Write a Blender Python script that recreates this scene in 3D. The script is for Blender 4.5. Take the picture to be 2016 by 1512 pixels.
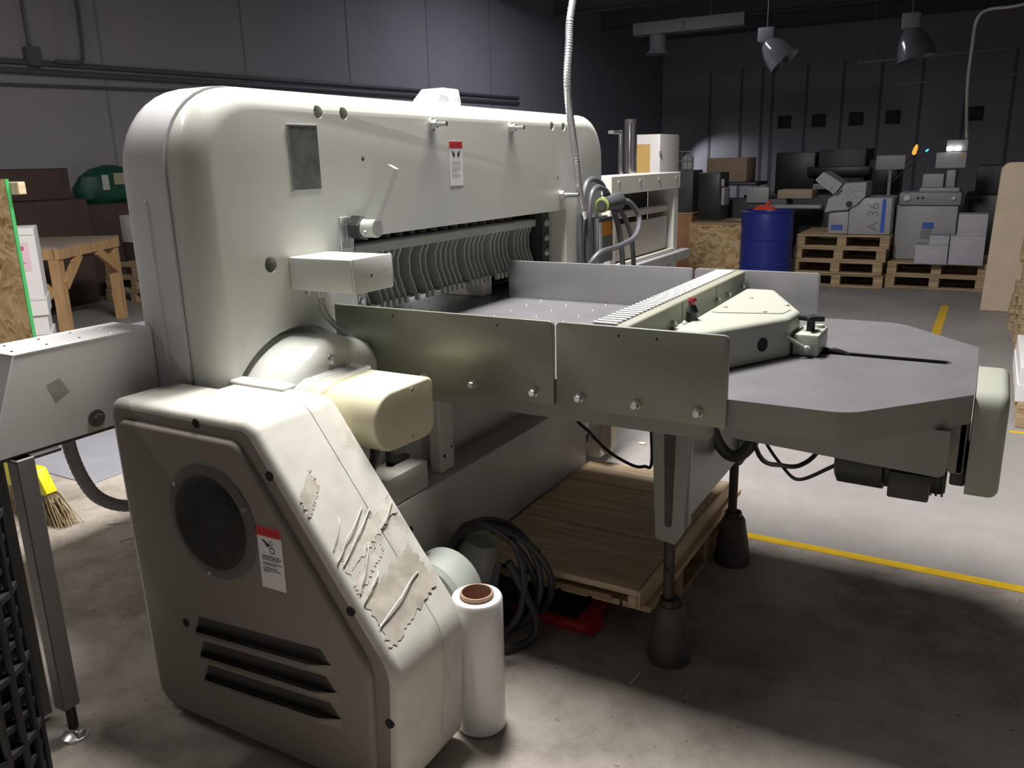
import bpy, bmesh, math, random
from mathutils import Vector, Matrix
random.seed(7)
R = math.radians
scene = bpy.context.scene
COL = scene.collection
for o in list(bpy.data.objects):
    bpy.data.objects.remove(o)

# ------------------------------------------------------------------ camera
cam_d = bpy.data.cameras.new('camera')
cam = bpy.data.objects.new('camera', cam_d)
COL.objects.link(cam)
YAW, PITCH, ROLL, FPX = .5256, .2632, -.0249, 1615.5
cam_d.sensor_fit = 'HORIZONTAL'
cam_d.sensor_width = 36.0
cam_d.lens = 36.0 * FPX / 2016.0
cam_d.clip_end = 200
fw = Vector((-math.sin(YAW) * math.cos(PITCH), math.cos(YAW) * math.cos(PITCH), -math.sin(PITCH)))
rt = Vector((math.cos(YAW), math.sin(YAW), 0))
up = rt.cross(fw)
rt2 = math.cos(ROLL) * rt + math.sin(ROLL) * up
up2 = -math.sin(ROLL) * rt + math.cos(ROLL) * up
cam.matrix_world = Matrix(((rt2.x, up2.x, -fw.x, 1.762), (rt2.y, up2.y, -fw.y, -1.935), (rt2.z, up2.z, -fw.z, 1.473), (0, 0, 0, 1)))
scene.camera = cam

# ------------------------------------------------------------------ world, lamps, exposure
world = bpy.data.worlds.new('world')
scene.world = world
world.use_nodes = True
world.node_tree.nodes['Background'].inputs[0].default_value = (.5, .52, .62, 1)
world.node_tree.nodes['Background'].inputs[1].default_value = .02
scene.view_settings.view_transform = 'Standard'
scene.view_settings.look = 'None'
scene.view_settings.gamma = 1
scene.view_settings.use_curve_mapping = False
scene.view_settings.exposure = 0.0
# strip lamps in the hall, the last two added as unseen fill: x, y, z, length along y, watts, colour, width
STRIPS = [(.10, .92, 4.05, 2.1, 385, (1, .965, .925), .60),
          (-3.4, -1.5, 4.6, 2.4, 60, (1, .95, .88), .2),
          (3.6, 7.5, 4.8, 2.4, 5, (1, .95, .90), .2),
          (-4.6, 13.0, 5.15, 2.4, 130, (.86, .86, 1), .2)]


def lamp_light(name, x, y, z, length, watts, col, rot=(0, 0, 0), width=.16):
    ld = bpy.data.lights.new(name, 'AREA')
    ld.shape = 'RECTANGLE'
    ld.size, ld.size_y = width, length
    ld.energy = watts
    ld.color = col
    lo = bpy.data.objects.new(name, ld)
    lo.location = (x, y, z)
    lo.rotation_euler = rot
    COL.objects.link(lo)
    return lo


# ------------------------------------------------------------------ materials
MATS = {}


def _nt(name):
    m = bpy.data.materials.new(name)
    m.use_nodes = True
    nt = m.node_tree
    return m, nt, nt.nodes['Principled BSDF']


def _coords(nt, scale=(1, 1, 1), rnd=True):
    tc = nt.nodes.new('ShaderNodeTexCoord')
    mp = nt.nodes.new('ShaderNodeMapping')
    mp.inputs['Scale'].default_value = scale
    nt.links.new(tc.outputs['Object'], mp.inputs['Vector'])
    if rnd:
        oi = nt.nodes.new('ShaderNodeObjectInfo')
        ml = nt.nodes.new('ShaderNodeMath')
        ml.operation = 'MULTIPLY'
        ml.inputs[1].default_value = 37.0
        nt.links.new(oi.outputs['Random'], ml.inputs[0])
        nt.links.new(ml.outputs[0], mp.inputs['Location'])
    return mp.outputs['Vector']


def _noise(nt, vec, scale, detail=4, rough=.55):
    n = nt.nodes.new('ShaderNodeTexNoise')
    n.inputs['Scale'].default_value = scale
    n.inputs['Detail'].default_value = detail
    n.inputs['Roughness'].default_value = rough
    nt.links.new(vec, n.inputs['Vector'])
    return n.outputs['Fac']


def _ramp(nt, fac, stops):
    r = nt.nodes.new('ShaderNodeValToRGB')
    while len(r.color_ramp.elements) < len(stops):
        r.color_ramp.elements.new(.5)
    for e, (p, c) in zip(r.color_ramp.elements, stops):
        e.position = p
        e.color = (*c, 1)
    nt.links.new(fac, r.inputs['Fac'])
    return r.outputs['Color']


def _bump(nt, fac, strength, dist, bsdf):
    b = nt.nodes.new('ShaderNodeBump')
    b.inputs['Strength'].default_value = strength
    b.inputs['Distance'].default_value = dist
    nt.links.new(fac, b.inputs['Height'])
    nt.links.new(b.outputs['Normal'], bsdf.inputs['Normal'])


def plain(name, col, rough=.5, metal=0., var=.06, scale=6., bump=0., bscale=60., emit=None, alpha=None, coat=0., trans=0.):
    if name in MATS:
        return MATS[name]
    m, nt, b = _nt(name)
    v = _coords(nt)
    f = _noise(nt, v, scale)
    lo = tuple(max(0, c * (1 - var)) for c in col)
    hi = tuple(min(1, c * (1 + var)) for c in col)
    nt.links.new(_ramp(nt, f, [(.3, lo), (.7, hi)]), b.inputs['Base Color'])
    b.inputs['Roughness'].default_value = rough
    b.inputs['Metallic'].default_value = metal
    b.inputs['Coat Weight'].default_value = coat
    b.inputs['Transmission Weight'].default_value = trans
    if bump:
        _bump(nt, _noise(nt, v, bscale, 3), bump, .002, b)
    if emit:
        b.inputs['Emission Color'].default_value = (*emit[0], 1)
        b.inputs['Emission Strength'].default_value = emit[1]
    if alpha is not None:
        b.inputs['Alpha'].default_value = alpha
    MATS[name] = m
    return m


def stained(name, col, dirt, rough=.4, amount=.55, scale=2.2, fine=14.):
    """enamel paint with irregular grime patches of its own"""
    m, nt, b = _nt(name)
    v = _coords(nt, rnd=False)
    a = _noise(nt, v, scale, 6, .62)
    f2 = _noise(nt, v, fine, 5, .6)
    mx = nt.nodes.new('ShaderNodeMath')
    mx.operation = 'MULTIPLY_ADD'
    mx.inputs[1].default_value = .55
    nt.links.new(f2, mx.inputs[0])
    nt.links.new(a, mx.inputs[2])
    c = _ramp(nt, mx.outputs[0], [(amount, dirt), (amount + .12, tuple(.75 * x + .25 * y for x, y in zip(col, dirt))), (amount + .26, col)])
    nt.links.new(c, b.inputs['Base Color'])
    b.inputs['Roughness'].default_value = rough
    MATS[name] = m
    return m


def wood(name, dark, light, grain=(1, 14, 14), rough=.65, scale=3.):
    m, nt, b = _nt(name)
    v = _coords(nt, grain)
    f = _noise(nt, v, scale, 6, .6)
    nt.links.new(_ramp(nt, f, [(.32, dark), (.52, tuple((x + y) / 2 for x, y in zip(dark, light))), (.7, light)]), b.inputs['Base Color'])
    b.inputs['Roughness'].default_value = rough
    _bump(nt, f, .25, .002, b)
    MATS[name] = m
    return m


def osb(name, k=1.0, flat=(1, 1, 1), fine=1.):
    m, nt, b = _nt(name)
    v = _coords(nt, flat)
    n = nt.nodes.new('ShaderNodeTexNoise')
    n.inputs['Scale'].default_value = 3.
    nt.links.new(v, n.inputs['Vector'])
    mixv = nt.nodes.new('ShaderNodeMixRGB')
    mixv.inputs['Fac'].default_value = .35
    nt.links.new(v, mixv.inputs[1])
    nt.links.new(n.outputs['Color'], mixv.inputs[2])
    mp = nt.nodes.new('ShaderNodeMapping')
    mp.inputs['Rotation'].default_value = (.4, .75, .5)
    mp.inputs['Scale'].default_value = (9 * fine, 26 * fine, 26 * fine)
    nt.links.new(mixv.outputs[0], mp.inputs['Vector'])
    vo = nt.nodes.new('ShaderNodeTexVoronoi')
    vo.inputs['Scale'].default_value = 1.0
    nt.links.new(mp.outputs[0], vo.inputs['Vector'])
    sp = nt.nodes.new('ShaderNodeSeparateColor')
    nt.links.new(vo.outputs['Color'], sp.inputs[0])
    c = _ramp(nt, sp.outputs[0], [(0, (.30 * k, .17 * k, .07 * k)), (.12, (.52 * k, .33 * k, .15 * k)), (.55, (.66 * k, .46 * k, .23 * k)), (1, (.80 * k, .61 * k, .35 * k))])
    nt.links.new(c, b.inputs['Base Color'])
    b.inputs['Roughness'].default_value = .7
    _bump(nt, vo.outputs['Distance'], .3, .003, b)
    MATS[name] = m
    return m


def concrete(name):
    m, nt, b = _nt(name)
    v = _coords(nt, rnd=False)
    big = _noise(nt, v, .9, 6, .65)
    fine = _noise(nt, v, 9., 8, .7)
    ml = nt.nodes.new('ShaderNodeMath')
    ml.operation = 'MULTIPLY_ADD'
    ml.inputs[1].default_value = .45
    nt.links.new(fine, ml.inputs[0])
    nt.links.new(big, ml.inputs[2])
    c = _ramp(nt, ml.outputs[0], [(.56, (.20, .172, .145)), (.70, (.365, .325, .282)), (.84, (.50, .455, .40))])
    spots = _noise(nt, v, 38., 2, .5)
    c2 = _ramp(nt, spots, [(.27, (.45, .42, .40)), (.33, (1, 1, 1))])
    mu = nt.nodes.new('ShaderNodeMixRGB')
    mu.blend_type = 'MULTIPLY'
    mu.inputs['Fac'].default_value = .8
    nt.links.new(c, mu.inputs[1])
    nt.links.new(c2, mu.inputs[2])
    # beyond the yellow tape the floor takes a greyer, more even colour
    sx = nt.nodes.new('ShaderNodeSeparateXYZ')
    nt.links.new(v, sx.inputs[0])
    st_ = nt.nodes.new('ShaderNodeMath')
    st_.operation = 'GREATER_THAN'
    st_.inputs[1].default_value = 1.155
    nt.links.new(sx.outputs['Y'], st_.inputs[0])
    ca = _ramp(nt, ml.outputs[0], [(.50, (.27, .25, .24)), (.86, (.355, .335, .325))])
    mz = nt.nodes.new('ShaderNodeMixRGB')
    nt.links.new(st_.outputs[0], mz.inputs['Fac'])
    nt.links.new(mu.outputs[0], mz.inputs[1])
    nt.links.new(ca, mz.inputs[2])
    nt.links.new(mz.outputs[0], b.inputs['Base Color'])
    b.inputs['Roughness'].default_value = .55
    _bump(nt, fine, .15, .004, b)
    MATS[name] = m
    return m


PAINT = plain('machine_enamel', (.585, .595, .55), .38, var=.035, scale=3, coat=.15)
PAINT2 = plain('front_enamel', (.58, .585, .60), .36, var=.03, scale=3, coat=.15)
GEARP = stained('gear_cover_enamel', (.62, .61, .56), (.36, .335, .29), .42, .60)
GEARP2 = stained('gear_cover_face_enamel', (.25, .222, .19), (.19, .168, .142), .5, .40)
BASEP = plain('base_enamel', (.53, .515, .475), .5, var=.10, scale=4)
CREAM = plain('motor_cover_plastic', (.66, .63, .44), .42, var=.03, coat=.1)
CAST = plain('carriage_enamel', (.36, .372, .318), .4, var=.04, scale=5)
STEELTOP = plain('table_steel', (.21, .205, .22), .38, .45, var=.10, scale=5, bump=.04)
TABSIDE = plain('table_side_enamel', (.27, .27, .245), .45, var=.06)
PANEL = plain('panel_steel', (.23, .235, .20), .36, .3, var=.06, scale=3)
PANELIN = plain('inner_panel_steel', (.36, .355, .37), .36, .5, var=.10, scale=4)
CLAMPM = plain('clamp_iron', (.40, .42, .38), .45, .1, var=.06)
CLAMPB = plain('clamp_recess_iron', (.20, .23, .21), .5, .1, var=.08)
ZINC = plain('zinc', (.70, .70, .70), .28, .9, var=.06, scale=40)
CHROME = plain('chrome', (.80, .80, .82), .15, 1., var=.03)
ALU = plain('finned_aluminium', (.40, .40, .385), .45, .2, var=.04)
BLACK = plain('black_plastic', (.018, .018, .020), .4, var=.2)
RUBBER = plain('cable_rubber', (.035, .035, .042), .5, var=.15)
GREYCABLE = plain('grey_cable', (.10, .10, .115), .45, var=.1)
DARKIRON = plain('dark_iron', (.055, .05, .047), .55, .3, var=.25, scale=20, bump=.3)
MOTORB = plain('motor_black', (.045, .045, .042), .5, var=.15)
LEGP = plain('leg_enamel', (.26, .27, .255), .4, var=.06)
WHITE = plain('white_paper', (.80, .79, .80), .7, var=.02)
WHITEP = plain('white_enamel', (.74, .72, .72), .35, var=.02)
GREYSIDE = plain('side_table_grey', (.68, .655, .64), .5, var=.04)
REDM = plain('warning_red', (.62, .045, .05), .5, var=.05)
INK = plain('print_ink', (.02, .02, .022), .6, var=.05)
INKG = plain('faint_ink', (.36, .355, .36), .6, var=.05)
INKR = plain('red_ink', (.40, .02, .025), .6)
YELLOW = plain('yellow_tape', (.78, .50, .015), .5, var=.10, scale=12)
PINE = wood('pine', (.54, .39, .24), (.80, .65, .46))
PINEY = wood('pine_lengthwise_y', (.54, .39, .24), (.80, .65, .46), (14, 1, 14))
OLDPINE = wood('old_pine', (.30, .205, .115), (.55, .42, .26))
TABLEWOOD = wood('table_fir', (.50, .29, .13), (.72, .47, .24), (9, 9, 1.2))
CARD = plain('brown_cardboard', (.085, .055, .045), .8, var=.12)
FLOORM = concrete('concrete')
OSBM = osb('osb_board', 1.05, fine=2.2)
OSBD = osb('osb_crate', .8, fine=1.6)
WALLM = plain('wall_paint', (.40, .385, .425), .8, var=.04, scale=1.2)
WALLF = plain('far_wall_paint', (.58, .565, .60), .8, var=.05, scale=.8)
CEILM = plain('ceiling_deck', (.20, .19, .20), .8, var=.08)
DARKW = plain('dark_conduit', (.16, .16, .18), .5, .3)
BLUE = plain('blue_drum', (.018, .03, .24), .35, var=.06)
GREEN = plain('green_bag', (.012, .09, .055), .5, var=.2, scale=9)
GREENP = plain('green_edge', (.06, .42, .12), .6)
FILM = plain('stretch_film', (.82, .815, .80), .16, var=.02, bump=.25, bscale=26, coat=.6)
CLEAR = plain('clear_wrap', (.9, .9, .92), .08, var=.02, alpha=.35, bump=.6, bscale=60)
TAPE = plain('packing_tape', (.47, .435, .375), .35, var=.25, scale=18, bump=.12, bscale=45, coat=.2)
TAPEC = plain('wrinkled_tape', (.58, .55, .49), .28, var=.2, scale=30, coat=.3)
COREM = plain('card_core', (.42, .27, .19), .8)
DGREY = plain('dark_machine', (.055, .055, .06), .5, var=.2)
MGREY = plain('mid_machine_grey', (.36, .36, .38), .5, var=.04)
LGREY = plain('light_machine_grey', (.38, .375, .40), .45, var=.04)
BEIGE = plain('beige_board', (.60, .49, .37), .6, var=.05)
BLUEP = plain('blue_print', (.02, .10, .60), .5)
BRISTLE = plain('bristles', (.36, .28, .17), .9, var=.35, scale=60)
YPLAST = plain('yellow_plastic', (.80, .76, .02), .35)
ORANGE = plain('orange_label', (.80, .33, .015), .5)
SCREEN = plain('lit_screen', (.9, .9, .95), .4, emit=((1, 1, 1), 5))
AMBER = plain('amber_beacon', (.9, .35, .05), .4, emit=((1, .35, .04), 1.2))
CYAN = plain('cyan_indicator', (.1, .6, .8), .4, emit=((.1, .7, 1), 1.2))
TUBE = plain('lamp_tube', (1, 1, 1), .4, emit=((1, .96, .9), 4))
PLATE = plain('nameplate_metal', (.17, .19, .17), .35, .4, var=.35, scale=14)
HOLE = plain('hole_black', (.012, .012, .012), .8)

# ------------------------------------------------------------------ mesh building
WP = {}          # world position of each object's origin while building


class MB:
    def __init__(s):
        s.v, s.f, s.m = [], [], []

    def add(s, vs, fs, mi=0):
        o = len(s.v)
        s.v += [tuple(v) for v in vs]
        s.f += [[i + o for i in f] for f in fs]
        s.m += [mi] * len(fs)
        return s

    def box(s, x0, x1, y0, y1, z0, z1, mi=0, rot=None):
        vs = [Vector((x, y, z)) for z in (z0, z1) for y in (y0, y1) for x in (x0, x1)]
        if rot is not None:
            c = Vector(((x0 + x1) / 2, (y0 + y1) / 2, (z0 + z1) / 2))
            vs = [c + rot @ (v - c) for v in vs]
        return s.add(vs, [(0, 2, 3, 1), (4, 5, 7, 6), (0, 1, 5, 4), (2, 6, 7, 3), (0, 4, 6, 2), (1, 3, 7, 5)], mi)

    def cbox(s, x0, x1, y0, y1, z0, z1, b=.005, mi=0):
        """box with chamfered edges"""
        b = min(b, (x1 - x0) * .45, (y1 - y0) * .45, (z1 - z0) * .45)
        bm = bmesh.new()
        bmesh.ops.create_cube(bm, size=1)
        for v in bm.verts:
            v.co = Vector(((x0 + x1) / 2 + v.co.x * (x1 - x0), (y0 + y1) / 2 + v.co.y * (y1 - y0), (z0 + z1) / 2 + v.co.z * (z1 - z0)))
        bmesh.ops.bevel(bm, geom=bm.edges[:], offset=b, segments=2 if b > .004 else 1, affect='EDGES', profile=.5)
        bm.verts.index_update()
        s.add([v.co for v in bm.verts], [[v.index for v in f.verts] for f in bm.faces], mi)
        bm.free()
        return s

    def prism(s, poly, axis, a, b, fil_a=0, fil_b=0, seg=4, mi=0):
        """poly (u,v) swept along an axis; fil_* rounds the end edges"""
        rings = []
        if fil_a:
            for k in range(seg + 1):
                t = k / seg * math.pi / 2
                rings.append((fil_a * (1 - math.sin(t)), a + math.copysign(fil_a, b - a) * (1 - math.cos(t))))
        else:
            rings.append((0, a))
        if fil_b:
            for k in range(seg + 1):
                t = k / seg * math.pi / 2
                rings.append((fil_b * (1 - math.cos(t)), b - math.copysign(fil_b, b - a) * (1 - math.sin(t))))
        else:
            rings.append((0, b))
        n = len(poly)
        vs, fs = [], []
        for d, w in rings:
            p = offset(poly, -d) if d else poly
            vs += [uvw(u, v, w, axis) for u, v in p]
        for r in range(len(rings) - 1):
            for i in range(n):
                j = (i + 1) % n
                fs.append((r * n + i, r * n + j, (r + 1) * n + j, (r + 1) * n + i))
        fs.append(list(range(n))[::-1])
        fs.append([(len(rings) - 1) * n + i for i in range(n)])
        return s.add(vs, fs, mi)

    def cyl(s, p0, p1, r0, r1=None, n=20, mi=0, cap=True):
        return s.lathe(p0, p1, [(0, r0), (1, r0 if r1 is None else r1)], n, mi, cap)

    def lathe(s, p0, p1, prof, n=24, mi=0, cap=True):
        p0, p1 = Vector(p0), Vector(p1)
        ax = p1 - p0
        z = ax.normalized()
        x = z.orthogonal().normalized()
        y = z.cross(x)
        vs, fs = [], []
        for t, r in prof:
            for i in range(n):
                a = 2 * math.pi * i / n
                vs.append(p0 + ax * t + (x * math.cos(a) + y * math.sin(a)) * r)
        for k in range(len(prof) - 1):
            for i in range(n):
                j = (i + 1) % n
                fs.append((k * n + i, k * n + j, (k + 1) * n + j, (k + 1) * n + i))
        if cap:
            fs.append(list(range(n))[::-1])
            fs.append([(len(prof) - 1) * n + i for i in range(n)])
        return s.add(vs, fs, mi)

    def hexbolt(s, p, axis, r=.011, h=.010, washer=True, mi=0):
        p, axis = Vector(p), Vector(axis).normalized()
        if washer:
            s.cyl(p, p + axis * .003, r * 1.35, n=16, mi=mi)
            p = p + axis * .003
        s.lathe(p, p + axis * h, [(0, r), (.8, r), (1, r * .86)], 6, mi)
        return s

    def tube(s, pts, r, n=10, sub=6, mi=0, ridge=0):
        P = [Vector(p) for p in pts]
        Q = []
        for i in range(len(P) - 1):
            a, b, c, d = P[max(i - 1, 0)], P[i], P[i + 1], P[min(i + 2, len(P) - 1)]
            for k in range(sub):
                t = k / sub
                Q.append(.5 * ((2 * b) + (c - a) * t + (2 * a - 5 * b + 4 * c - d) * t * t + (3 * b - a - 3 * c + d) * t ** 3))
        Q.append(P[-1])
        x = None
        vs, fs = [], []
        for i, q in enumerate(Q):
            t = (Q[min(i + 1, len(Q) - 1)] - Q[max(i - 1, 0)]).normalized()
            if x is None:
                x = t.orthogonal().normalized()
            x = (x - t * x.dot(t)).normalized()
            y = t.cross(x)
            rr = r * (1 - ridge * (i % 2))
            for k in range(n):
                a = 2 * math.pi * k / n
                vs.append(q + (x * math.cos(a) + y * math.sin(a)) * rr)
        for i in range(len(Q) - 1):
            for k in range(n):
                j = (k + 1) % n
                fs.append((i * n + k, i * n + j, (i + 1) * n + j, (i + 1) * n + k))
        fs.append(list(range(n))[::-1])
        fs.append([(len(Q) - 1) * n + k for k in range(n)])
        return s.add(vs, fs, mi)

    def mesh(s, name, center):
        me = bpy.data.meshes.new(name)
        me.from_pydata([(v[0] - center[0], v[1] - center[1], v[2] - center[2]) for v in s.v], [], s.f)
        me.polygons.foreach_set('material_index', s.m)
        finish(me)
        return me


def finish(me, ang=32):
    bm = bmesh.new()
    bm.from_mesh(me)
    bmesh.ops.recalc_face_normals(bm, faces=bm.faces[:])
    for f in bm.faces:
        f.smooth = True
    for e in bm.edges:
        e.smooth = len(e.link_faces) == 2 and e.calc_face_angle(3) < R(ang)
    bm.to_mesh(me)
    bm.free()


def uvw(u, v, w, axis):
    return {'X': (w, u, v), 'Y': (u, w, v), 'Z': (u, v, w)}[axis]


def area(poly):
    return .5 * sum(poly[i][0] * poly[(i + 1) % len(poly)][1] - poly[(i + 1) % len(poly)][0] * poly[i][1] for i in range(len(poly)))


def offset(poly, d):
    """move the outline outwards by d (inwards when negative)"""
    sgn = 1 if area(poly) > 0 else -1
    n = len(poly)
    out = []
    for i in range(n):
        a, b, c = Vector(poly[i - 1]), Vector(poly[i]), Vector(poly[(i + 1) % n])
        e1, e2 = (b - a).normalized(), (c - b).normalized()
        n1, n2 = Vector((e1.y, -e1.x)) * sgn, Vector((e2.y, -e2.x)) * sgn
        m = (n1 + n2)
        k = m.dot(n1)
        m = m / k if abs(k) > .2 else n1
        out.append(tuple(b + m * d))
    return out


def rpoly(pts, r, seg=6):
    """round the corners of a polygon; r one value or one for each corner"""
    n = len(pts)
    rs = r if isinstance(r, (list, tuple)) else [r] * n
    out = []
    for i in range(n):
        a, b, c = Vector(pts[i - 1]), Vector(pts[i]), Vector(pts[(i + 1) % n])
        if rs[i] <= 0:
            out.append(tuple(b))
            continue
        d1, d2 = (a - b).normalized(), (c - b).normalized()
        ang = d1.angle(d2)
        t = min(rs[i] / math.tan(ang / 2), (a - b).length * .49, (c - b).length * .49)
        rr = t * math.tan(ang / 2)
        bis = (d1 + d2).normalized()
        cen = b + bis * (rr / math.sin(ang / 2))
        p1, p2 = b + d1 * t - cen, b + d2 * t - cen
        a1 = math.atan2(p1.y, p1.x)
        da = math.atan2(p2.y, p2.x) - a1
        while da > math.pi:
            da -= 2 * math.pi
        while da < -math.pi:
            da += 2 * math.pi
        for k in range(seg + 1):
            q = a1 + da * k / seg
            out.append((cen.x + rr * math.cos(q), cen.y + rr * math.sin(q)))
    return out


def mats_of(m):
    return m if isinstance(m, (list, tuple)) else [m]


def obj(name, mb, mat, parent=None, label=None, center=None):
    """link one mesh object; its origin sits in the middle of its box"""
    if center is None:
        lo = [min(v[k] for v in mb.v) for k in range(3)]
        hi = [max(v[k] for v in mb.v) for k in range(3)]
        center = Vector([(a + b) / 2 for a, b in zip(lo, hi)])
    center = Vector(center)
    me = mb.mesh(name, center)
    for m in mats_of(mat):
        me.materials.append(m)
    return link(name, me, center, parent, label)


def link(name, me, center, parent=None, label=None):
    o = bpy.data.objects.new(name, me)
    COL.objects.link(o)
    if parent is not None:
        o.parent = parent
        o.location = Vector(center) - WP[parent]
    else:
        o.location = center
    WP[o] = Vector(center)
    if label:
        o['label'] = label
    return o


def share(name, src, center, parent):
    return link(name, src.data, center, parent)


def tag(o, label, cat, group=None):
    o['label'], o['category'] = label, cat
    if group:
        o['group'] = group
    return o


def struct(o):
    o['kind'] = 'structure'
    return o


def thing(name, label, cat, loc=(0, 0, 0), group=None):
    o = bpy.data.objects.new(name, None)
    o.empty_display_size = .1
    COL.objects.link(o)
    o.location = loc
    WP[o] = Vector(loc)
    return tag(o, label, cat, group)


def copy_tree(o, loc, rz=0., label=None, parent=None):
    c = o.copy()
    COL.objects.link(c)
    c.parent = parent
    if parent is None:
        c.location = loc
        c.rotation_euler = (0, 0, rz)
        WP[c] = Vector(loc)
        if label:
            c['label'] = label
    for ch in o.children:
        copy_tree(ch, None, parent=c)
    return c


def text_mb(body, size, mi=0, depth=.0006):
    cu = bpy.data.curves.new('t', 'FONT')
    cu.body = body
    cu.size = size
    cu.align_x = 'CENTER'
    cu.align_y = 'CENTER'
    cu.resolution_u = 2
    t = bpy.data.objects.new('t', cu)
    COL.objects.link(t)
    dg = bpy.context.evaluated_depsgraph_get()
    me = bpy.data.meshes.new_from_object(t.evaluated_get(dg))
    vs = [v.co.copy() for v in me.vertices]
    fs = [list(p.vertices) for p in me.polygons]
    bpy.data.objects.remove(t)
    bpy.data.curves.remove(cu)
    bpy.data.meshes.remove(me)
    return vs, fs


def print_text(mb, body, size, origin, ux, uy, mi=0):
    ux, uy, origin = Vector(ux), Vector(uy), Vector(origin)
    vs, fs = text_mb(body, size)
    mb.add([origin + ux * v.x + uy * v.y for v in vs], fs, mi)


def boolean(o, *cutters):
    for c in cutters:
        boolean1(o, c)


def boolean1(o, cutter_mb):
    me = cutter_mb.mesh('cut', (0, 0, 0))
    c = bpy.data.objects.new('cut', me)
    COL.objects.link(c)
    md = o.modifiers.new('b', 'BOOLEAN')
    md.operation = 'DIFFERENCE'
    md.solver = 'EXACT'
    md.object = c
    keep, o.parent = o.parent, None
    loc = o.location.copy()
    o.location = WP[o]
    bpy.context.view_layer.update()
    dg = bpy.context.evaluated_depsgraph_get()
    new = bpy.data.meshes.new_from_object(o.evaluated_get(dg))
    o.modifiers.clear()
    o.data = new
    o.parent = keep
    o.location = loc
    bpy.data.objects.remove(c)
    finish(new)


# ------------------------------------------------------------------ the hall
XL, XR, YN, YF, HZ = -8.3, 7.5, -7.0, 26.0, 5.4
struct(obj('floor', MB().box(XL - .2, XR + .2, YN - .2, YF + .2, -.12, 0), FLOORM, center=(0, 0, 0)))
struct(obj('ceiling', MB().box(XL - .2, XR + .2, YN - .2, YF + .2, HZ, HZ + .15), CEILM))
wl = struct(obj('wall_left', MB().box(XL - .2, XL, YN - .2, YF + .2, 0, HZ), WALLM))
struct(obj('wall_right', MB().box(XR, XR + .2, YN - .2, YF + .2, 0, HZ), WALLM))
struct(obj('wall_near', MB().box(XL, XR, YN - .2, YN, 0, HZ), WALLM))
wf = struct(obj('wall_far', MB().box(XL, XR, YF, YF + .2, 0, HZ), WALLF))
# tilt-up panel joints standing slightly proud, one strip for each joint
for y in (5.2, 7.6, 10.0, 12.4, 14.8, 17.2, 19.6, 22.0, 24.2):
    obj('joint_strip', MB().box(XL, XL + .008, y - .012, y + .012, 0, HZ), plain('joint_sealant', (.29, .28, .31), .7), wl)
for x in (-6.65, -5.63, -4.97, -4.65, -3.62, -2.56, -1.5, -.4, .75, 1.9, 3.2):
    obj('panel_seam', MB().box(x - .035, x + .035, YF - .03, YF, 0, 4.2), plain('seam_grey', (.27, .26, .28), .7), wf)
for i, x in enumerate((-4.23, -3.2, -2.12, -1.1, 1.05)):
    t = tag(obj('wall_plate', MB().cbox(x - .20, x + .20, YF - .06, YF - .031, 2.32, 2.70, .01), DGREY),
            ['dark plate on the far wall, leftmost of the row', 'dark plate on the far wall, second of the row',
             'dark plate on the far wall, third of the row', 'dark plate on the far wall, fourth of the row',
             'dark plate on the far wall above the lit screens'][i], 'sign', 'dark plates on the far wall')
# conduits on the left wall
w = .03


def conduit(pts, r, label, name='wall_conduit', mat=DARKW):
    return tag(obj(name, MB().tube(pts, r, 8, 4), mat), label, 'conduit', 'conduits on the left wall')


conduit([(XL + .035, 1.5, 2.70), (XL + .035, 9.5, 2.85), (XL + .035, 16, 2.95)], .03, 'upper long conduit running along the grey left wall')
conduit([(XL + .045, 1.5, 2.60), (XL + .045, 9.5, 2.745), (XL + .045, 16, 2.83)], .035, 'thicker long conduit just below the upper one on the left wall')
conduit([(XL + .03, 1.5, 2.42), (XL + .03, 6.6, 2.56), (XL + .03, 9, 2.60)], .018, 'thin lowest conduit along the grey left wall')
conduit([(XL + .03, 4.25, 2.95), (XL + .03, 4.25, 4.2), (XL + .03, 4.25, HZ)], .02, 'vertical conduit rising from the junction box on the left wall')
conduit([(XL + .10, 4.50, 2.78), (XL + .10, 4.82, 2.80), (XL + .10, 4.88, 2.95), (XL + .10, 4.9, 3.6), (XL + .10, 4.9, HZ)], .022, 'vertical conduit with a bent foot on the left wall')
jb = thing('junction_box', 'small dark junction box on the left wall conduit', 'box', (XL, 4.25, 2.78))
obj('box_body', MB().cbox(XL + .0, XL + .10, 4.17, 4.33, 2.72, 2.92, .01), DARKW, jb)
obj('box_cover', MB().cbox(XL + .10, XL + .11, 4.165, 4.335, 2.715, 2.925, .003), DARKW, jb)

# ceiling joists and the pale duct
for i, y in enumerate((6.0, 9.0, 12.0, 15.0, 18.0, 21.0, 24.0)):
    mb = MB().box(XL, XR, y - .06, y + .06, HZ - .40, HZ - .37).box(XL, XR, y - .01, y + .01, HZ - .37, HZ - .02).box(XL, XR, y - .06, y + .06, HZ - .02, HZ)
    struct(obj('trim_%d' % (i + 1), mb, CEILM))
duct = thing('air_duct', 'pale rectangular duct hung under the ceiling at the far left', 'duct', (-4.6, 17.7, 4.35))
obj('duct_run', MB().cbox(-6.0, -3.4, 17.5, 17.9, 4.28, 4.55, .01), plain('duct_metal', (.24, .23, .225), .7), duct)
obj('duct_collar', MB().cbox(-4.82, -4.74, 17.48, 17.92, 4.26, 4.57, .01), CEILM, duct)
obj('drop_branch', MB().lathe((-5.45, 17.7, 4.3), (-5.45, 17.7, 3.85), [(0, .2), (.8, .2), (1, .3)], 16), CEILM, duct)
obj('hanger_rod', MB().cyl((-4.2, 17.7, 4.54), (-4.2, 17.7, HZ), .02, n=8), CEILM, duct)


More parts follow.
